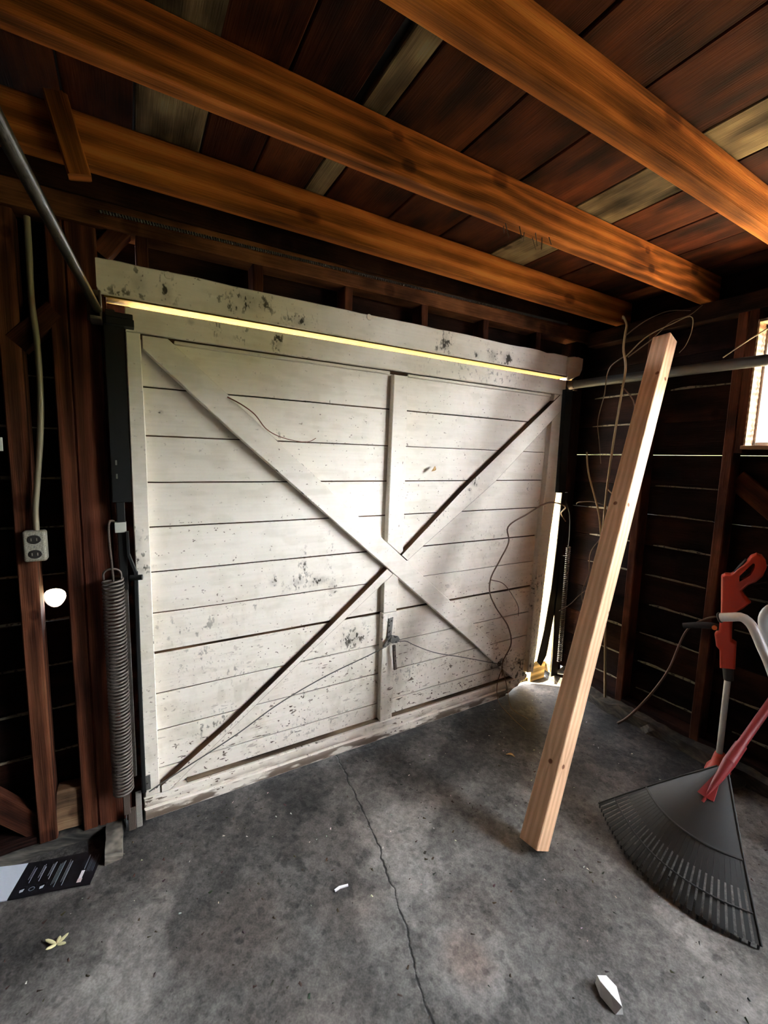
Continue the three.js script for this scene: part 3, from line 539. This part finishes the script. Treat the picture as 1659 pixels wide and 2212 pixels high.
// horizontal track poles
{
  const t = thing('track_pole', 'slim metal track pole running back from the top left corner of the door', 'pole', [-0.07, 2.02, 0.05], 'metal track poles beside the garage door');
  part('pole', rod(V(-0.071, 2.036, 0.074), V(-0.185, 2.04, 1.45), 0.013, 16), M.pole, t);
  part('pole_bracket', merge([box(-0.095, -0.059, 2.0, 2.012, 0.002, 0.09), box(-0.105, -0.06, 2.012, 2.12, 0.002, 0.007), box(-0.066, -0.059, 2.0, 2.10, 0.002, 0.08)]), M.rusty, t);
  const u = thing('track_pole', 'thick grey metal track pole running back along the right wall to the window', 'pole', [2.52, 2.02, 0.05], 'metal track poles beside the garage door');
  part('pole', rod(V(2.52, 2.055, 0.02), V(2.52, 2.035, 1.075), 0.026, 20), M.poleDark, u);
  part('pole_bracket', merge([box(2.49, 2.60, 2.026, 2.085, 0.002, 0.012), rod(V(2.52, 2.056, 0.002), V(2.52, 2.056, 0.05), 0.029, 16)]), M.rusty, u);
}
// wiring
{
  const t = thing('outlet_box', 'small dirty cream double outlet box on the stud at the left', 'outlet', [-0.294, 1.16, 0.0]);
  part('box', new RoundedBoxGeometry(0.066, 0.108, 0.045, 3, 0.009).translate(-0.294, 1.214, 0.024), M.box, t);
  for (const y of [1.239, 1.187]) {
    const s = new THREE.Shape(); s.absellipse(0, 0, 0.0185, 0.0145, 0, Math.PI * 2);
    const r = part('receptacle', new THREE.ExtrudeGeometry(s, { depth: 0.002, bevelEnabled: true, bevelSize: 0.001, bevelThickness: 0.001, bevelSegments: 2, curveSegments: 20 }).translate(-0.294, y, 0.0455), M.socket, t, 'dark round receptacle');
    part('slot', merge([box(-0.303, -0.3005, y - 0.005, y + 0.005, 0.0478, 0.0492, 0.0003), box(-0.2875, -0.285, y - 0.005, y + 0.005, 0.0478, 0.0492, 0.0003)]), M.box, r);
  }
  part('screw', rod(V(-0.294, 1.213, 0.045), V(-0.294, 1.213, 0.0485), 0.003, 8), M.steel, t);
  const c = [[-0.256, 2.31, 0.012], [-0.257, 2.182, 0.012], [-0.259, 2.049, 0.012], [-0.252, 1.914, 0.014], [-0.253, 1.728, 0.014], [-0.262, 1.584, 0.015], [-0.278, 1.438, 0.016], [-0.288, 1.34, 0.018], [-0.289, 1.262, 0.022]];
  single('flexible_conduit', tube(c, 0.0095, 0.0095, 90, 10), M.conduit, 'dull ribbed flexible conduit running up from the outlet box', 'conduit', [-0.289, 1.262, 0.022]);
  single('armored_cable', helix(V(-0.05, 2.385, 0.012), V(2.45, 2.425, 0.012), 0.004, 260, 0.0032, 5, 8), M.cable, 'thin dark spiral cable along the plate above the door header', 'cable', [-0.05, 2.385, 0.012]);
  single('paper_scrap', box(-0.40, -0.366, 1.542, 1.588, -0.004, 0.002, 0.001), M.white, 'small white scrap at the left edge beside the stud', 'paper', [-0.38, 1.542, 0.0]);
}

// ================================================================ loose things
// the leaning plank
{
  const g = timber(V(1.3501, 0.0235, 0.9026), V(2.4556, 2.2027, 0.6203), 0.0855, 0.0831, { up: V(0.89191, -0.45221, 0.00108), n: 30, bow: 0.0012, ch: 0.003 });
  single('timber_post', g, M.fir, 'clean pale new square timber post leaning towards the right wall', 'post', [1.3501, 0, 0.9026]);
}
// string trimmer against the right wall
{
  const t = thing('string_trimmer', 'orange and black string trimmer with silver shaft leaning upright by the right wall', 'trimmer', [2.5, 0, 1.06]);
  t.rotation.y = Math.atan2(-0.94, 0.34);
  const shape = (pts, hole) => { const s = new THREE.Shape(pts.map(([x, y]) => new THREE.Vector2(x, y))); if (hole) s.holes.push(new THREE.Path(hole.map(([x, y]) => new THREE.Vector2(x, y)))); return s; };
  const ext = (s, d, b) => new THREE.ExtrudeGeometry(s, { depth: d - 2 * b, bevelEnabled: true, bevelSize: b, bevelThickness: b, bevelOffset: -b * 0.6, bevelSegments: 3, curveSegments: 8 }).translate(0, 0, -d / 2 + b);
  part('housing', toCreasedNormals(ext(shape([[-0.072, 1.025], [-0.061, 1.036], [-0.04, 1.038], [-0.03, 1.047], [-0.016, 1.071], [0.001, 1.092], [0.016, 1.119], [0.026, 1.138], [0.042, 1.149], [0.058, 1.145], [0.073, 1.124], [0.078, 1.098], [0.069, 1.055], [0.049, 1.025], [0.024, 1.006], [0.002, 0.972], [0.014, 0.947], [0.038, 0.92], [0.012, 0.885], [-0.008, 0.867], [-0.018, 0.805], [-0.012, 0.716], [0.007, 0.706], [0.014, 0.587], [-0.035, 0.576], [-0.044, 0.662], [-0.059, 0.679], [-0.07, 0.732], [-0.056, 0.755], [-0.057, 0.854], [-0.066, 0.954]],
    [[-0.016, 1.043], [0.006, 1.080], [0.026, 1.112], [0.036, 1.119], [0.045, 1.113], [0.05, 1.096], [0.037, 1.05], [0.022, 1.031], [-0.004, 1.006], [-0.014, 1.010]]), 0.062, 0.012), 0.6), M.orange, t, 'orange plastic housing with loop handle');
  part('trigger', ext(shape([[-0.012, 1.036], [0.004, 1.066], [0.012, 1.062], [0.004, 1.034], [-0.006, 1.024]]), 0.024, 0.003), M.blackPlastic, t);
  part('grip_pad', ext(shape([[-0.02, 1.056], [0.0, 1.092], [0.012, 1.117], [0.004, 1.118], [-0.012, 1.09], [-0.03, 1.055]]), 0.05, 0.004), M.blackPlastic, t);
  part('battery', new RoundedBoxGeometry(0.075, 0.10, 0.075, 3, 0.012).translate(-0.022, 0.97, -0.065), M.blackPlastic, t);
  const h = part('assist_handle', tube([[-0.05, 0.765, 0.0], [-0.10, 0.768, 0.01], [-0.15, 0.757, 0.012], [-0.205, 0.738, 0.01]], 0.018, 0.014, 20, 10), M.blackPlastic, t);
  part('button', rod(V(-0.078, 0.768, 0.02), V(-0.078, 0.768, 0.034), 0.0105, 16), M.button, h, 'orange round button');
  part('coupling', rod(V(-0.01, 0.59, 0), V(0.0, 0.515, 0), 0.024, 18, 0.020).translate(0, 0, 0), M.blackPlastic, t);
  part('shaft', rod(V(0.0, 0.11, 0.0), V(-0.004, 0.53, 0.0), 0.0135, 18), std([0.62, 0.62, 0.58], { metalness: 0.4, roughness: 0.4 }), t, 'silver shaft');
  part('head', new THREE.LatheGeometry([[0.001, 0.0], [0.05, 0.0], [0.056, 0.02], [0.05, 0.045], [0.034, 0.07], [0.026, 0.11], [0.022, 0.125], [0.001, 0.127]].map(([x, y]) => new THREE.Vector2(x, y)), 24).translate(0.004, 0.004, 0), M.orange, t, 'orange cutting head');
  part('guard', new THREE.LatheGeometry([[0.02, 0.052], [0.11, 0.03], [0.115, 0.022], [0.11, 0.02], [0.02, 0.042]].map(([x, y]) => new THREE.Vector2(x, y)), 20, 0.3, 3.0).translate(0, 0, 0), M.blackPlastic, t);
}
// leaf rake
{
  const A = V(2.024, 0.37, 1.258), t = thing('leaf_rake', 'black plastic leaf rake with red handle standing on its tines at the right edge', 'rake', [1.7, 0, 1.25]);
  const tips = [[1.79, 0.886], [1.715, 0.985], [1.648, 1.101], [1.618, 1.2], [1.614, 1.291], [1.626, 1.365], [1.649, 1.433], [1.704, 1.526]].map(([x, z]) => V(x, 0.012, z));
  const crv = new THREE.CatmullRomCurve3(tips), tip = (f) => crv.getPointAt(f);
  const nrm = V(-0.788, 0.606, -0.106);
  const P = (f, s, lift = 0) => { const b = A.clone().lerp(tip(f), s); return b.addScaledVector(nrm, 0.030 * Math.sin(Math.PI * Math.min(s, 1)) * (0.4 + 0.6 * Math.sin(Math.PI * f)) + lift); };
  const sheet = (f0, f1, s0, s1, nf, ns, th, lift = 0, cs = (f) => 1) => {
    const pos = [], uv = [], q = (f, s, l) => P(f, s * cs(f), lift + l), put = (p) => { pos.push(p.x, p.y, p.z); uv.push(p.z, p.y); }, quad = (a, b, c, d) => { for (const p of [a, b, c, a, c, d]) put(p); };
    for (let i = 0; i < nf; i++) for (let k = 0; k < ns; k++) {
      const fa = f0 + (f1 - f0) * i / nf, fb = f0 + (f1 - f0) * (i + 1) / nf, sa = s0 + (s1 - s0) * k / ns, sb = s0 + (s1 - s0) * (k + 1) / ns;
      quad(q(fa, sa, th), q(fa, sb, th), q(fb, sb, th), q(fb, sa, th)); quad(q(fa, sa, 0), q(fb, sa, 0), q(fb, sb, 0), q(fa, sb, 0));
      if (k === ns - 1) quad(q(fa, sb, th), q(fa, sb, 0), q(fb, sb, 0), q(fb, sb, th));
      if (i === 0) quad(q(fa, sa, th), q(fa, sa, 0), q(fa, sb, 0), q(fa, sb, th));
      if (i === nf - 1) quad(q(fb, sa, 0), q(fb, sa, th), q(fb, sb, th), q(fb, sb, 0));
    }
    return toCreasedNormals(mergeVertices(fromTris(pos, uv)), 0.6);
  };
  part('fan_plate', sheet(0.012, 0.988, 0.05, 0.575, 24, 8, 0.004), M.rake, t);
  part('rim', tube(Array.from({ length: 14 }, (_, i) => P(0.012 + 0.976 * i / 13, 0.58, 0.004)), 0.0045, 0.0045, 40, 6), M.rake, t);
  part('rib', tube(Array.from({ length: 8 }, (_, i) => P(0.006, 0.06 + 0.93 * i / 7, 0.003)), 0.005, 0.0035, 24, 6), M.rake, t); part('rib', tube(Array.from({ length: 8 }, (_, i) => P(0.994, 0.06 + 0.93 * i / 7, 0.003)), 0.005, 0.0035, 24, 6), M.rake, t);
  part('crossbar', tube(Array.from({ length: 14 }, (_, i) => P(0.012 + 0.976 * i / 13, 0.845, 0.006)), 0.003, 0.003, 40, 6), M.rake, t);
  for (let i = 0; i < 30; i++) {
    const f = 0.018 + 0.964 * i / 29, g = mergeGeometries([sheet(f - 0.0155, f + 0.0155, 0.575, 0.74, 1, 3, 0.0035), sheet(f - 0.0105, f + 0.0105, 0.74, 0.985, 1, 4, 0.0035)].map((q) => q.index ? q.toNonIndexed() : q));
    const end = P(f, 0.985), down = end.clone().add(V(0, -0.004, 0)); down.y = 0.002;
    part('tine', merge([g, rod(end, down, 0.004, 5, 0.0035)]), M.rake, t);
  }
  // red socket and handle
  const H = V(2.58, 0.47, 1.222), dir = V(2.6, 0.42, 1.19).sub(A);
  const top = V(2.60, 1.02, 1.62), a2 = V(2.20, 0.60, 1.318);
  part('socket', merge([rod(A.clone().lerp(V(2.30, 0.552, 1.277), 0.28).add(V(0, 0.012, 0.006)), A.clone().add(V(0, 0.011, 0.007)), 0.0205, 16, 0.0215), rod(A.clone().add(V(0, 0.011, 0.007)), P(0.59, 0.34, 0.002), 0.0215, 14, 0.005), sheet(0.46, 0.72, 0.03, 0.30, 10, 4, 0.006, 0.003)]), M.red, t, 'dark red socket spreading onto the fan');
  part('handle', rod(A.clone().add(V(0, 0.012, 0.006)), A.clone().add(V(0, 0.012, 0.006)).addScaledVector(V(2.30, 0.552, 1.277).sub(A).normalize(), 0.68), 0.0165, 16, 0.0155), M.red, t, 'dark red handle');
}
// white tube handle at the right edge
{
  const t = thing('tube_handle', 'white bent tube handles with black end rings at the right edge before the trimmer', 'handle', [2.25, 0, 1.5]);
  part('tube', tube([[2.30, 0.870, 1.071], [2.30, 0.884, 1.108], [2.30, 0.897, 1.151], [2.30, 0.878, 1.183], [2.30, 0.836, 1.209], [2.30, 0.79, 1.232], [2.30, 0.745, 1.256], [2.30, 0.55, 1.345], [2.30, 0.30, 1.50], [2.30, 0.02, 1.63]], 0.0195, 0.0195, 70, 14), M.whiteTube, t);
  part('tube', tube([[2.375, 0.985, 1.29], [2.37, 0.972, 1.252], [2.363, 0.948, 1.222], [2.36, 0.915, 1.207], [2.36, 0.875, 1.208], [2.36, 0.83, 1.224], [2.36, 0.77, 1.252], [2.36, 0.55, 1.36], [2.36, 0.30, 1.52], [2.36, 0.02, 1.66]], 0.0195, 0.0195, 70, 14), M.whiteTube, t);
  const ring = (p, q, n) => { const g = new THREE.TorusGeometry(0.0195, 0.0045, 8, 22); g.applyQuaternion(new THREE.Quaternion().setFromUnitVectors(V(0, 0, 1), q.clone().sub(p).normalize())); g.translate(...p.toArray()); return part('end_ring', g, M.blackPlastic, t); };
  ring(V(2.30, 0.869, 1.070), V(2.30, 0.884, 1.108)); ring(V(2.3695, 0.970, 1.248), V(2.375, 0.985, 1.29));
  part('end_plug', rod(V(2.30, 0.868, 1.066), V(2.30, 0.871, 1.074), 0.016, 16), std([0.10, 0.05, 0.045], { roughness: 0.5 }), t);
}
// printed card on the floor
{
  const c = document.createElement('canvas'); c.width = 700; c.height = 300; const x = c.getContext('2d');
  x.fillStyle = '#15151b'; x.fillRect(0, 0, 700, 300);
  // from the right end: block of small print, logo bar, columns, icons, then the blank white panel
  x.fillStyle = '#9fb0ba'; for (let i = 0; i < 5; i++) { x.globalAlpha = 0.75 - 0.1 * (i % 3); x.fillRect(18 + i * 9, 40 + (i * 23) % 40, 3, 150 - (i * 29) % 50); } x.globalAlpha = 1;
  x.fillStyle = '#e6dfe0'; x.fillRect(66, 170, 20, 90); x.fillStyle = '#d9c3c2'; x.fillRect(62, 238, 26, 34); x.fillStyle = '#9aa4aa'; x.fillRect(72, 30, 4, 130);
  const line = (px, y0, y1, col, w = 3) => { x.fillStyle = col; x.fillRect(px, y0, w, y1 - y0); };
  for (const [p, n, col] of [[170, 3, '#a8b6bd'], [215, 4, '#8fa5a8'], [270, 3, '#b9c4ca'], [325, 3, '#c7ced4'], [380, 3, '#a4aab6']]) for (let i = 0; i < n; i++) line(p + i * 8, 40 + ((p + i * 37) % 30), (p > 260 ? 190 : 270) - ((i * 41) % 50), col, i ? 2 : 4);
  x.fillStyle = '#cfd6da'; for (const [p, k] of [[290, 0], [345, 1], [400, 2]]) { x.strokeStyle = '#565b66'; x.strokeRect(p - 22, 215, 44, 60); if (k === 1) { x.beginPath(); x.arc(p, 245, 15, 0, 6.3); x.strokeStyle = '#8d99a0'; x.lineWidth = 4; x.stroke(); x.lineWidth = 1; } else { x.beginPath(); x.moveTo(p - 12, 232); x.lineTo(p + 12, 240); x.lineTo(p + 8, 262); x.lineTo(p - 10, 256); x.fill(); } }
  x.fillStyle = '#d3dbe6'; x.beginPath(); x.moveTo(455, 0); x.lineTo(660, 0); x.lineTo(690, 40); x.lineTo(690, 300); x.lineTo(455, 300); x.fill();
  x.fillStyle = '#9fb0c0'; for (let i = 0; i < 4; i++) x.fillRect(560 + i * 14, 150, 4, 40);
  const tx = new THREE.CanvasTexture(c); tx.colorSpace = THREE.SRGBColorSpace; tx.magFilter = THREE.LinearFilter;
  const L = 0.385, S = 0.142, g = new THREE.BoxGeometry(L, 0.004, S, 10, 1, 4), p = g.attributes.position, uv = g.attributes.uv;
  for (let i = 0; i < p.count; i++) { const a = p.getX(i) / L + 0.5, b = p.getZ(i) / S + 0.5; uv.setXY(i, a, 1 - b); p.setY(i, p.getY(i) + 0.006 + 0.012 * Math.pow(a, 3) + 0.002 * Math.sin(a * 7)); }
  // local x runs from the right end to the left, local z towards the camera
  const m = finish(new THREE.Mesh(g, std([1, 1, 1], { map: tx, roughness: 0.4 }))); m.name = 'printed_card';
  m.userData = { label: 'black printed packaging card with a white panel lying on the floor at the left', category: 'card' };
  const lx = V(-0.965, 0, -0.26), sz = V(-0.26, 0, 0.965), o = V(-0.142, 0, 0.094).addScaledVector(lx, L / 2).addScaledVector(sz, S / 2);
  // mirrored basis is avoided by drawing the print with u running along lx and turning the card by half a turn
  g.scale(-1, 1, 1); { const ix = g.index.array; for (let i = 0; i < ix.length; i += 3) { const q = ix[i]; ix[i] = ix[i + 1]; ix[i + 1] = q; } g.computeVertexNormals(); }
  m.rotation.y = Math.atan2(-0.26, 0.965); m.position.set(o.x, 0.0, o.z); scene.add(m);
}
// white lump, chip, leaves
{
  let g = new ConvexGeometry([[-0.022, 0, -0.05], [0.018, 0, -0.046], [0.03, 0, 0.005], [0.014, 0, 0.05], [-0.012, 0, 0.046], [-0.03, 0, -0.01], [-0.016, 0.03, -0.05], [0.012, 0.036, -0.04], [0.022, 0.042, 0.0], [0.008, 0.03, 0.048], [-0.012, 0.04, 0.012], [-0.02, 0.034, -0.03]].map((p) => V(...p)));
  g = toCreasedNormals(g, 0.2); g.setAttribute('uv', new THREE.Float32BufferAttribute(new Float32Array(g.attributes.position.count * 2), 2));
  const m = finish(new THREE.Mesh(g, M.white)); m.name = 'white_stone'; m.position.set(1.155, 0.0, 1.353); m.rotation.y = -0.35; g.scale(0.85, 0.85, 0.82); m.userData = { label: 'angular white stone on the concrete at the lower right', category: 'stone' }; scene.add(m);
  single('paint_chip', prism([[0.578, 0.672], [0.60, 0.668], [0.632, 0.676], [0.63, 0.683], [0.60, 0.677], [0.58, 0.68]].map(([x, z]) => [x, -z]), 0, 0.006, 0.001).rotateX(-Math.PI / 2).translate(0, 0.001, 0), M.white, 'long white paint chip on the floor left of the crack', 'chip', [0.605, 0, 0.676]);
  const fl = thing('fallen_blossom', 'small pale yellow fallen blossom on the floor at the lower left', 'blossom', [-0.255, 0, 0.412]);
  for (const [a, l, b] of [[0.5, 0.035, 0.2], [-0.5, 0.03, 0.15], [2.4, 0.045, 0.1], [3.4, 0.03, 0.2], [1.2, 0.022, 0.3]]) { const q = new THREE.SphereGeometry(0.5, 8, 5); q.scale(l, 0.006, 0.012); q.translate(l * 0.5, 0, 0); q.rotateZ(b); q.rotateY(a); q.translate(-0.255, 0.005, 0.412); part('petal', q, M.bud, fl); }
  const leafShape = (s) => { const o = new THREE.Shape(); o.moveTo(0, 0); o.quadraticCurveTo(0.5, 0.35, 1, 0); o.quadraticCurveTo(0.5, -0.32, 0, 0); const q = new THREE.ExtrudeGeometry(o, { depth: 0.02, bevelEnabled: false, curveSegments: 8 }), a = q.attributes.position; for (let i = 0; i < a.count; i++) a.setZ(i, a.getZ(i) + 0.5 * a.getY(i) * a.getY(i) * 3 + 0.15 * Math.sin(a.getX(i) * 4)); q.scale(s, s, s); q.computeVertexNormals(); return q; };
  const lf = (x, y, z, s, ry, label, flat) => { const q = leafShape(s); if (flat) q.rotateX(-Math.PI / 2); q.rotateY(ry); const m = finish(new THREE.Mesh(q, M.leaf)); m.name = numbered('dry_leaf'); m.position.set(x, y, z); m.userData = { label, category: 'leaf', group: 'dry leaves' }; scene.add(m); return m; };
  lf(1.70, 0.004, 0.475, 0.05, 2.0, 'curled brown dry leaf on the floor left of the leaning post', true);
  const dl = lf(1.43, 1.485, 0.006, 0.055, 0.3, 'brown dry leaf caught on the upper right of the door', false); dl.rotation.z = 0.6;
  single('thin_twig', tube([[0.366, 1.786, 0.012], [0.418, 1.761, 0.02], [0.475, 1.723, 0.02], [0.524, 1.667, 0.012], [0.575, 1.64, 0.0], [0.66, 1.621, -0.02], [0.737, 1.618, -0.028], [0.77, 1.636, -0.02]], 0.003, 0.0014, 50, 6), M.twigRed, 'thin reddish twig hanging on the upper left of the door', 'twig', [0.366, 1.786, 0.012]);
}
// vine growing in through the gap, and the tangle in the corner
{
  const v = thing('door_vine', 'thin bare brown vine looping down in front of the right half of the door', 'vine', [2.0, 0.02, 0.12]);
  const P = [[2.53, 1.16], [2.479, 1.215], [2.426, 1.268], [2.325, 1.298], [2.238, 1.298], [2.079, 1.238], [1.918, 1.162], [1.933, 1.078], [1.87, 0.972], [1.804, 0.867], [1.803, 0.784], [1.854, 0.692], [1.974, 0.541], [2.007, 0.43], [1.995, 0.282], [2.0, 0.20]];
  part('stem', tube(P.map(([x, y], i) => V(x, y, i < 2 ? 0.05 : i > 13 ? 0.07 : 0.12)), 0.0045, 0.0038, 110, 7), M.twigDark, v);
  part('twig', tube([[1.806, 0.86, 0.12], [1.90, 0.828, 0.125], [1.984, 0.745, 0.125], [2.051, 0.655, 0.12], [2.055, 0.60, 0.12]], 0.003, 0.0018, 30, 6), M.twigDark, v);
  part('twig', tube([[2.0, 0.26, 0.07], [1.96, 0.14, 0.07], [1.94, 0.06, 0.11], [1.95, 0.012, 0.2], [1.93, 0.006, 0.34]], 0.003, 0.002, 30, 6), M.twig, v); part('twig', tube([[2.0, 0.24, 0.07], [2.03, 0.12, 0.09], [2.0, 0.03, 0.16], [2.03, 0.006, 0.27]], 0.0028, 0.0016, 30, 6), M.twig, v);
  const t = thing('corner_vine', 'tangle of dry vine stems rising in the right front corner beside the leaning post', 'vine', [2.52, 0.05, 0.3]);
  part('stem', tube([[2.47, 2.375, 0.37], [2.455, 2.382, 0.38], [2.452, 2.355, 0.395], [2.462, 2.335, 0.40], [2.455, 2.28, 0.40], [2.452, 2.20, 0.40], [2.455, 2.10, 0.42], [2.47, 1.95, 0.40], [2.50, 1.70, 0.36], [2.52, 1.4, 0.33], [2.53, 1.1, 0.32], [2.54, 0.8, 0.30], [2.55, 0.4, 0.28], [2.56, 0.06, 0.27]], 0.0065, 0.006, 140, 8), M.twigPale, t, 'thick pale peeling stem');
  const S = [[[2.50, 2.16, 0.40], [2.52, 2.24, 0.52], [2.50, 2.30, 0.62], [2.52, 2.32, 0.70], [2.545, 2.36, 0.74]], [[2.455, 2.27, 0.40], [2.47, 2.33, 0.50], [2.50, 2.36, 0.60], [2.52, 2.34, 0.70]], [[2.455, 2.15, 0.41], [2.46, 2.24, 0.52], [2.47, 2.28, 0.64], [2.49, 2.30, 0.72], [2.50, 2.24, 0.725], [2.50, 2.16, 0.70], [2.49, 2.13, 0.68]],
    [[2.455, 2.16, 0.41], [2.43, 2.10, 0.34], [2.43, 1.95, 0.32], [2.45, 1.80, 0.28], [2.45, 1.68, 0.30], [2.47, 1.55, 0.31]], [[2.46, 2.0, 0.40], [2.50, 1.9, 0.46], [2.53, 1.75, 0.44], [2.52, 1.5, 0.42], [2.56, 1.2, 0.40], [2.54, 0.9, 0.38]], [[2.52, 1.4, 0.33], [2.58, 1.30, 0.40], [2.58, 1.1, 0.44], [2.55, 0.9, 0.40], [2.57, 0.7, 0.36], [2.55, 0.5, 0.38]],
    [[2.53, 1.1, 0.32], [2.49, 1.0, 0.28], [2.53, 0.85, 0.25], [2.52, 0.7, 0.22], [2.54, 0.55, 0.26], [2.52, 0.42, 0.3]], [[2.55, 0.8, 0.3], [2.50, 0.70, 0.22], [2.49, 0.62, 0.16], [2.44, 0.57, 0.12]], [[2.56, 0.5, 0.28], [2.51, 0.42, 0.26], [2.53, 0.33, 0.32], [2.50, 0.28, 0.35]], [[2.56, 1.28, 0.10], [2.50, 1.30, 0.16], [2.52, 1.31, 0.25], [2.58, 1.27, 0.36]]];
  S.forEach((p, i) => part('twig', tube(p, 0.0036, 0.0016, 40, 6), [M.twig, M.twigDark, M.twigPale][i % 3], t));
  single('dry_stalk', tube([[2.445, 1.62, 0.225], [2.455, 1.5, 0.24], [2.475, 1.25, 0.32], [2.485, 1.12, 0.34], [2.52, 0.7, 0.38], [2.55, 0.085, 0.42]], 0.005, 0.008, 50, 7), M.twigPale, 'straight pale dry stalk standing between the door and the leaning post', 'stalk', [2.55, 0.085, 0.42]);
  single('root', tube([[2.60, 2.26, 1.16], [2.585, 2.22, 1.07], [2.57, 2.165, 0.97], [2.565, 2.12, 0.90], [2.56, 2.085, 0.85]], 0.0042, 0.0025, 40, 6), M.twigPale, 'thin pale twig curving over the pole beside the window', 'twig', [2.60, 2.1, 1.0]);
  single('wall_stem', tube([[2.46, 0.82, 0.99], [2.50, 0.78, 0.93], [2.52, 0.694, 0.85], [2.51, 0.433, 0.782], [2.50, 0.25, 0.705], [2.48, 0.06, 0.60], [2.47, 0.012, 0.56]], 0.0045, 0.0075, 60, 7), M.twigDark, 'slanting dark stem rising from the floor to the trimmer', 'stem', [2.47, 0.0, 0.56]);
}
// bits by the broken corner of the door
{
  single('wood_block', prism([[2.40, 0.0], [2.55, -0.002], [2.553, 0.125], [2.44, 0.15], [2.405, 0.11]], -0.075, -0.045, 0.003), M.pine, 'bare wood block behind the broken lower right corner of the door', 'block', [2.47, -0.02, -0.06]);
}
// crumbled footing in the daylight outside the broken corner
{
  single('rubble', roughBox(2.24, 2.50, -0.06, 0.045, -0.16, -0.075, 0.03, 0.018, 31), M.rubble, 'pale sunlit rubble showing through the broken lower right corner of the door', 'rubble', [2.37, -0.06, -0.11]);
}
// scattered litter on the floor: nobody could count it
{
  const chip = new THREE.TetrahedronGeometry(0.5, 0), N = 800, im = new THREE.InstancedMesh(chip, std([1, 1, 1], {}), N), m = new THREE.Matrix4(), q = new THREE.Quaternion(), c = new THREE.Color();
  for (let i = 0; i < N; i++) {
    const x = rr(-0.5, 2.35), z = 0.08 + 1.9 * Math.pow(rnd(), 1.3), pale = rnd() < 0.25, l = pale ? rr(0.004, 0.018) : rr(0.004, 0.028);
    q.setFromEuler(new THREE.Euler(rr(-0.2, 0.2), rr(0, 6.28), rr(-0.2, 0.2)));
    m.compose(V(x, 0.0012, z), q, V(l, rr(0.002, 0.007), l * rr(0.15, 0.6))); im.setMatrixAt(i, m);
    im.setColorAt(i, pale ? c.setRGB(rr(0.5, 0.8), rr(0.48, 0.75), rr(0.4, 0.65)) : c.setRGB(rr(0.02, 0.06), rr(0.015, 0.045), rr(0.01, 0.03)));
  }
  im.name = 'floor_litter'; im.userData = { kind: 'stuff', label: 'tiny wood chips, paint flakes and crumbs scattered over the concrete floor', category: 'litter' }; finish(im); scene.add(im);
}

renderer.render(scene, camera);
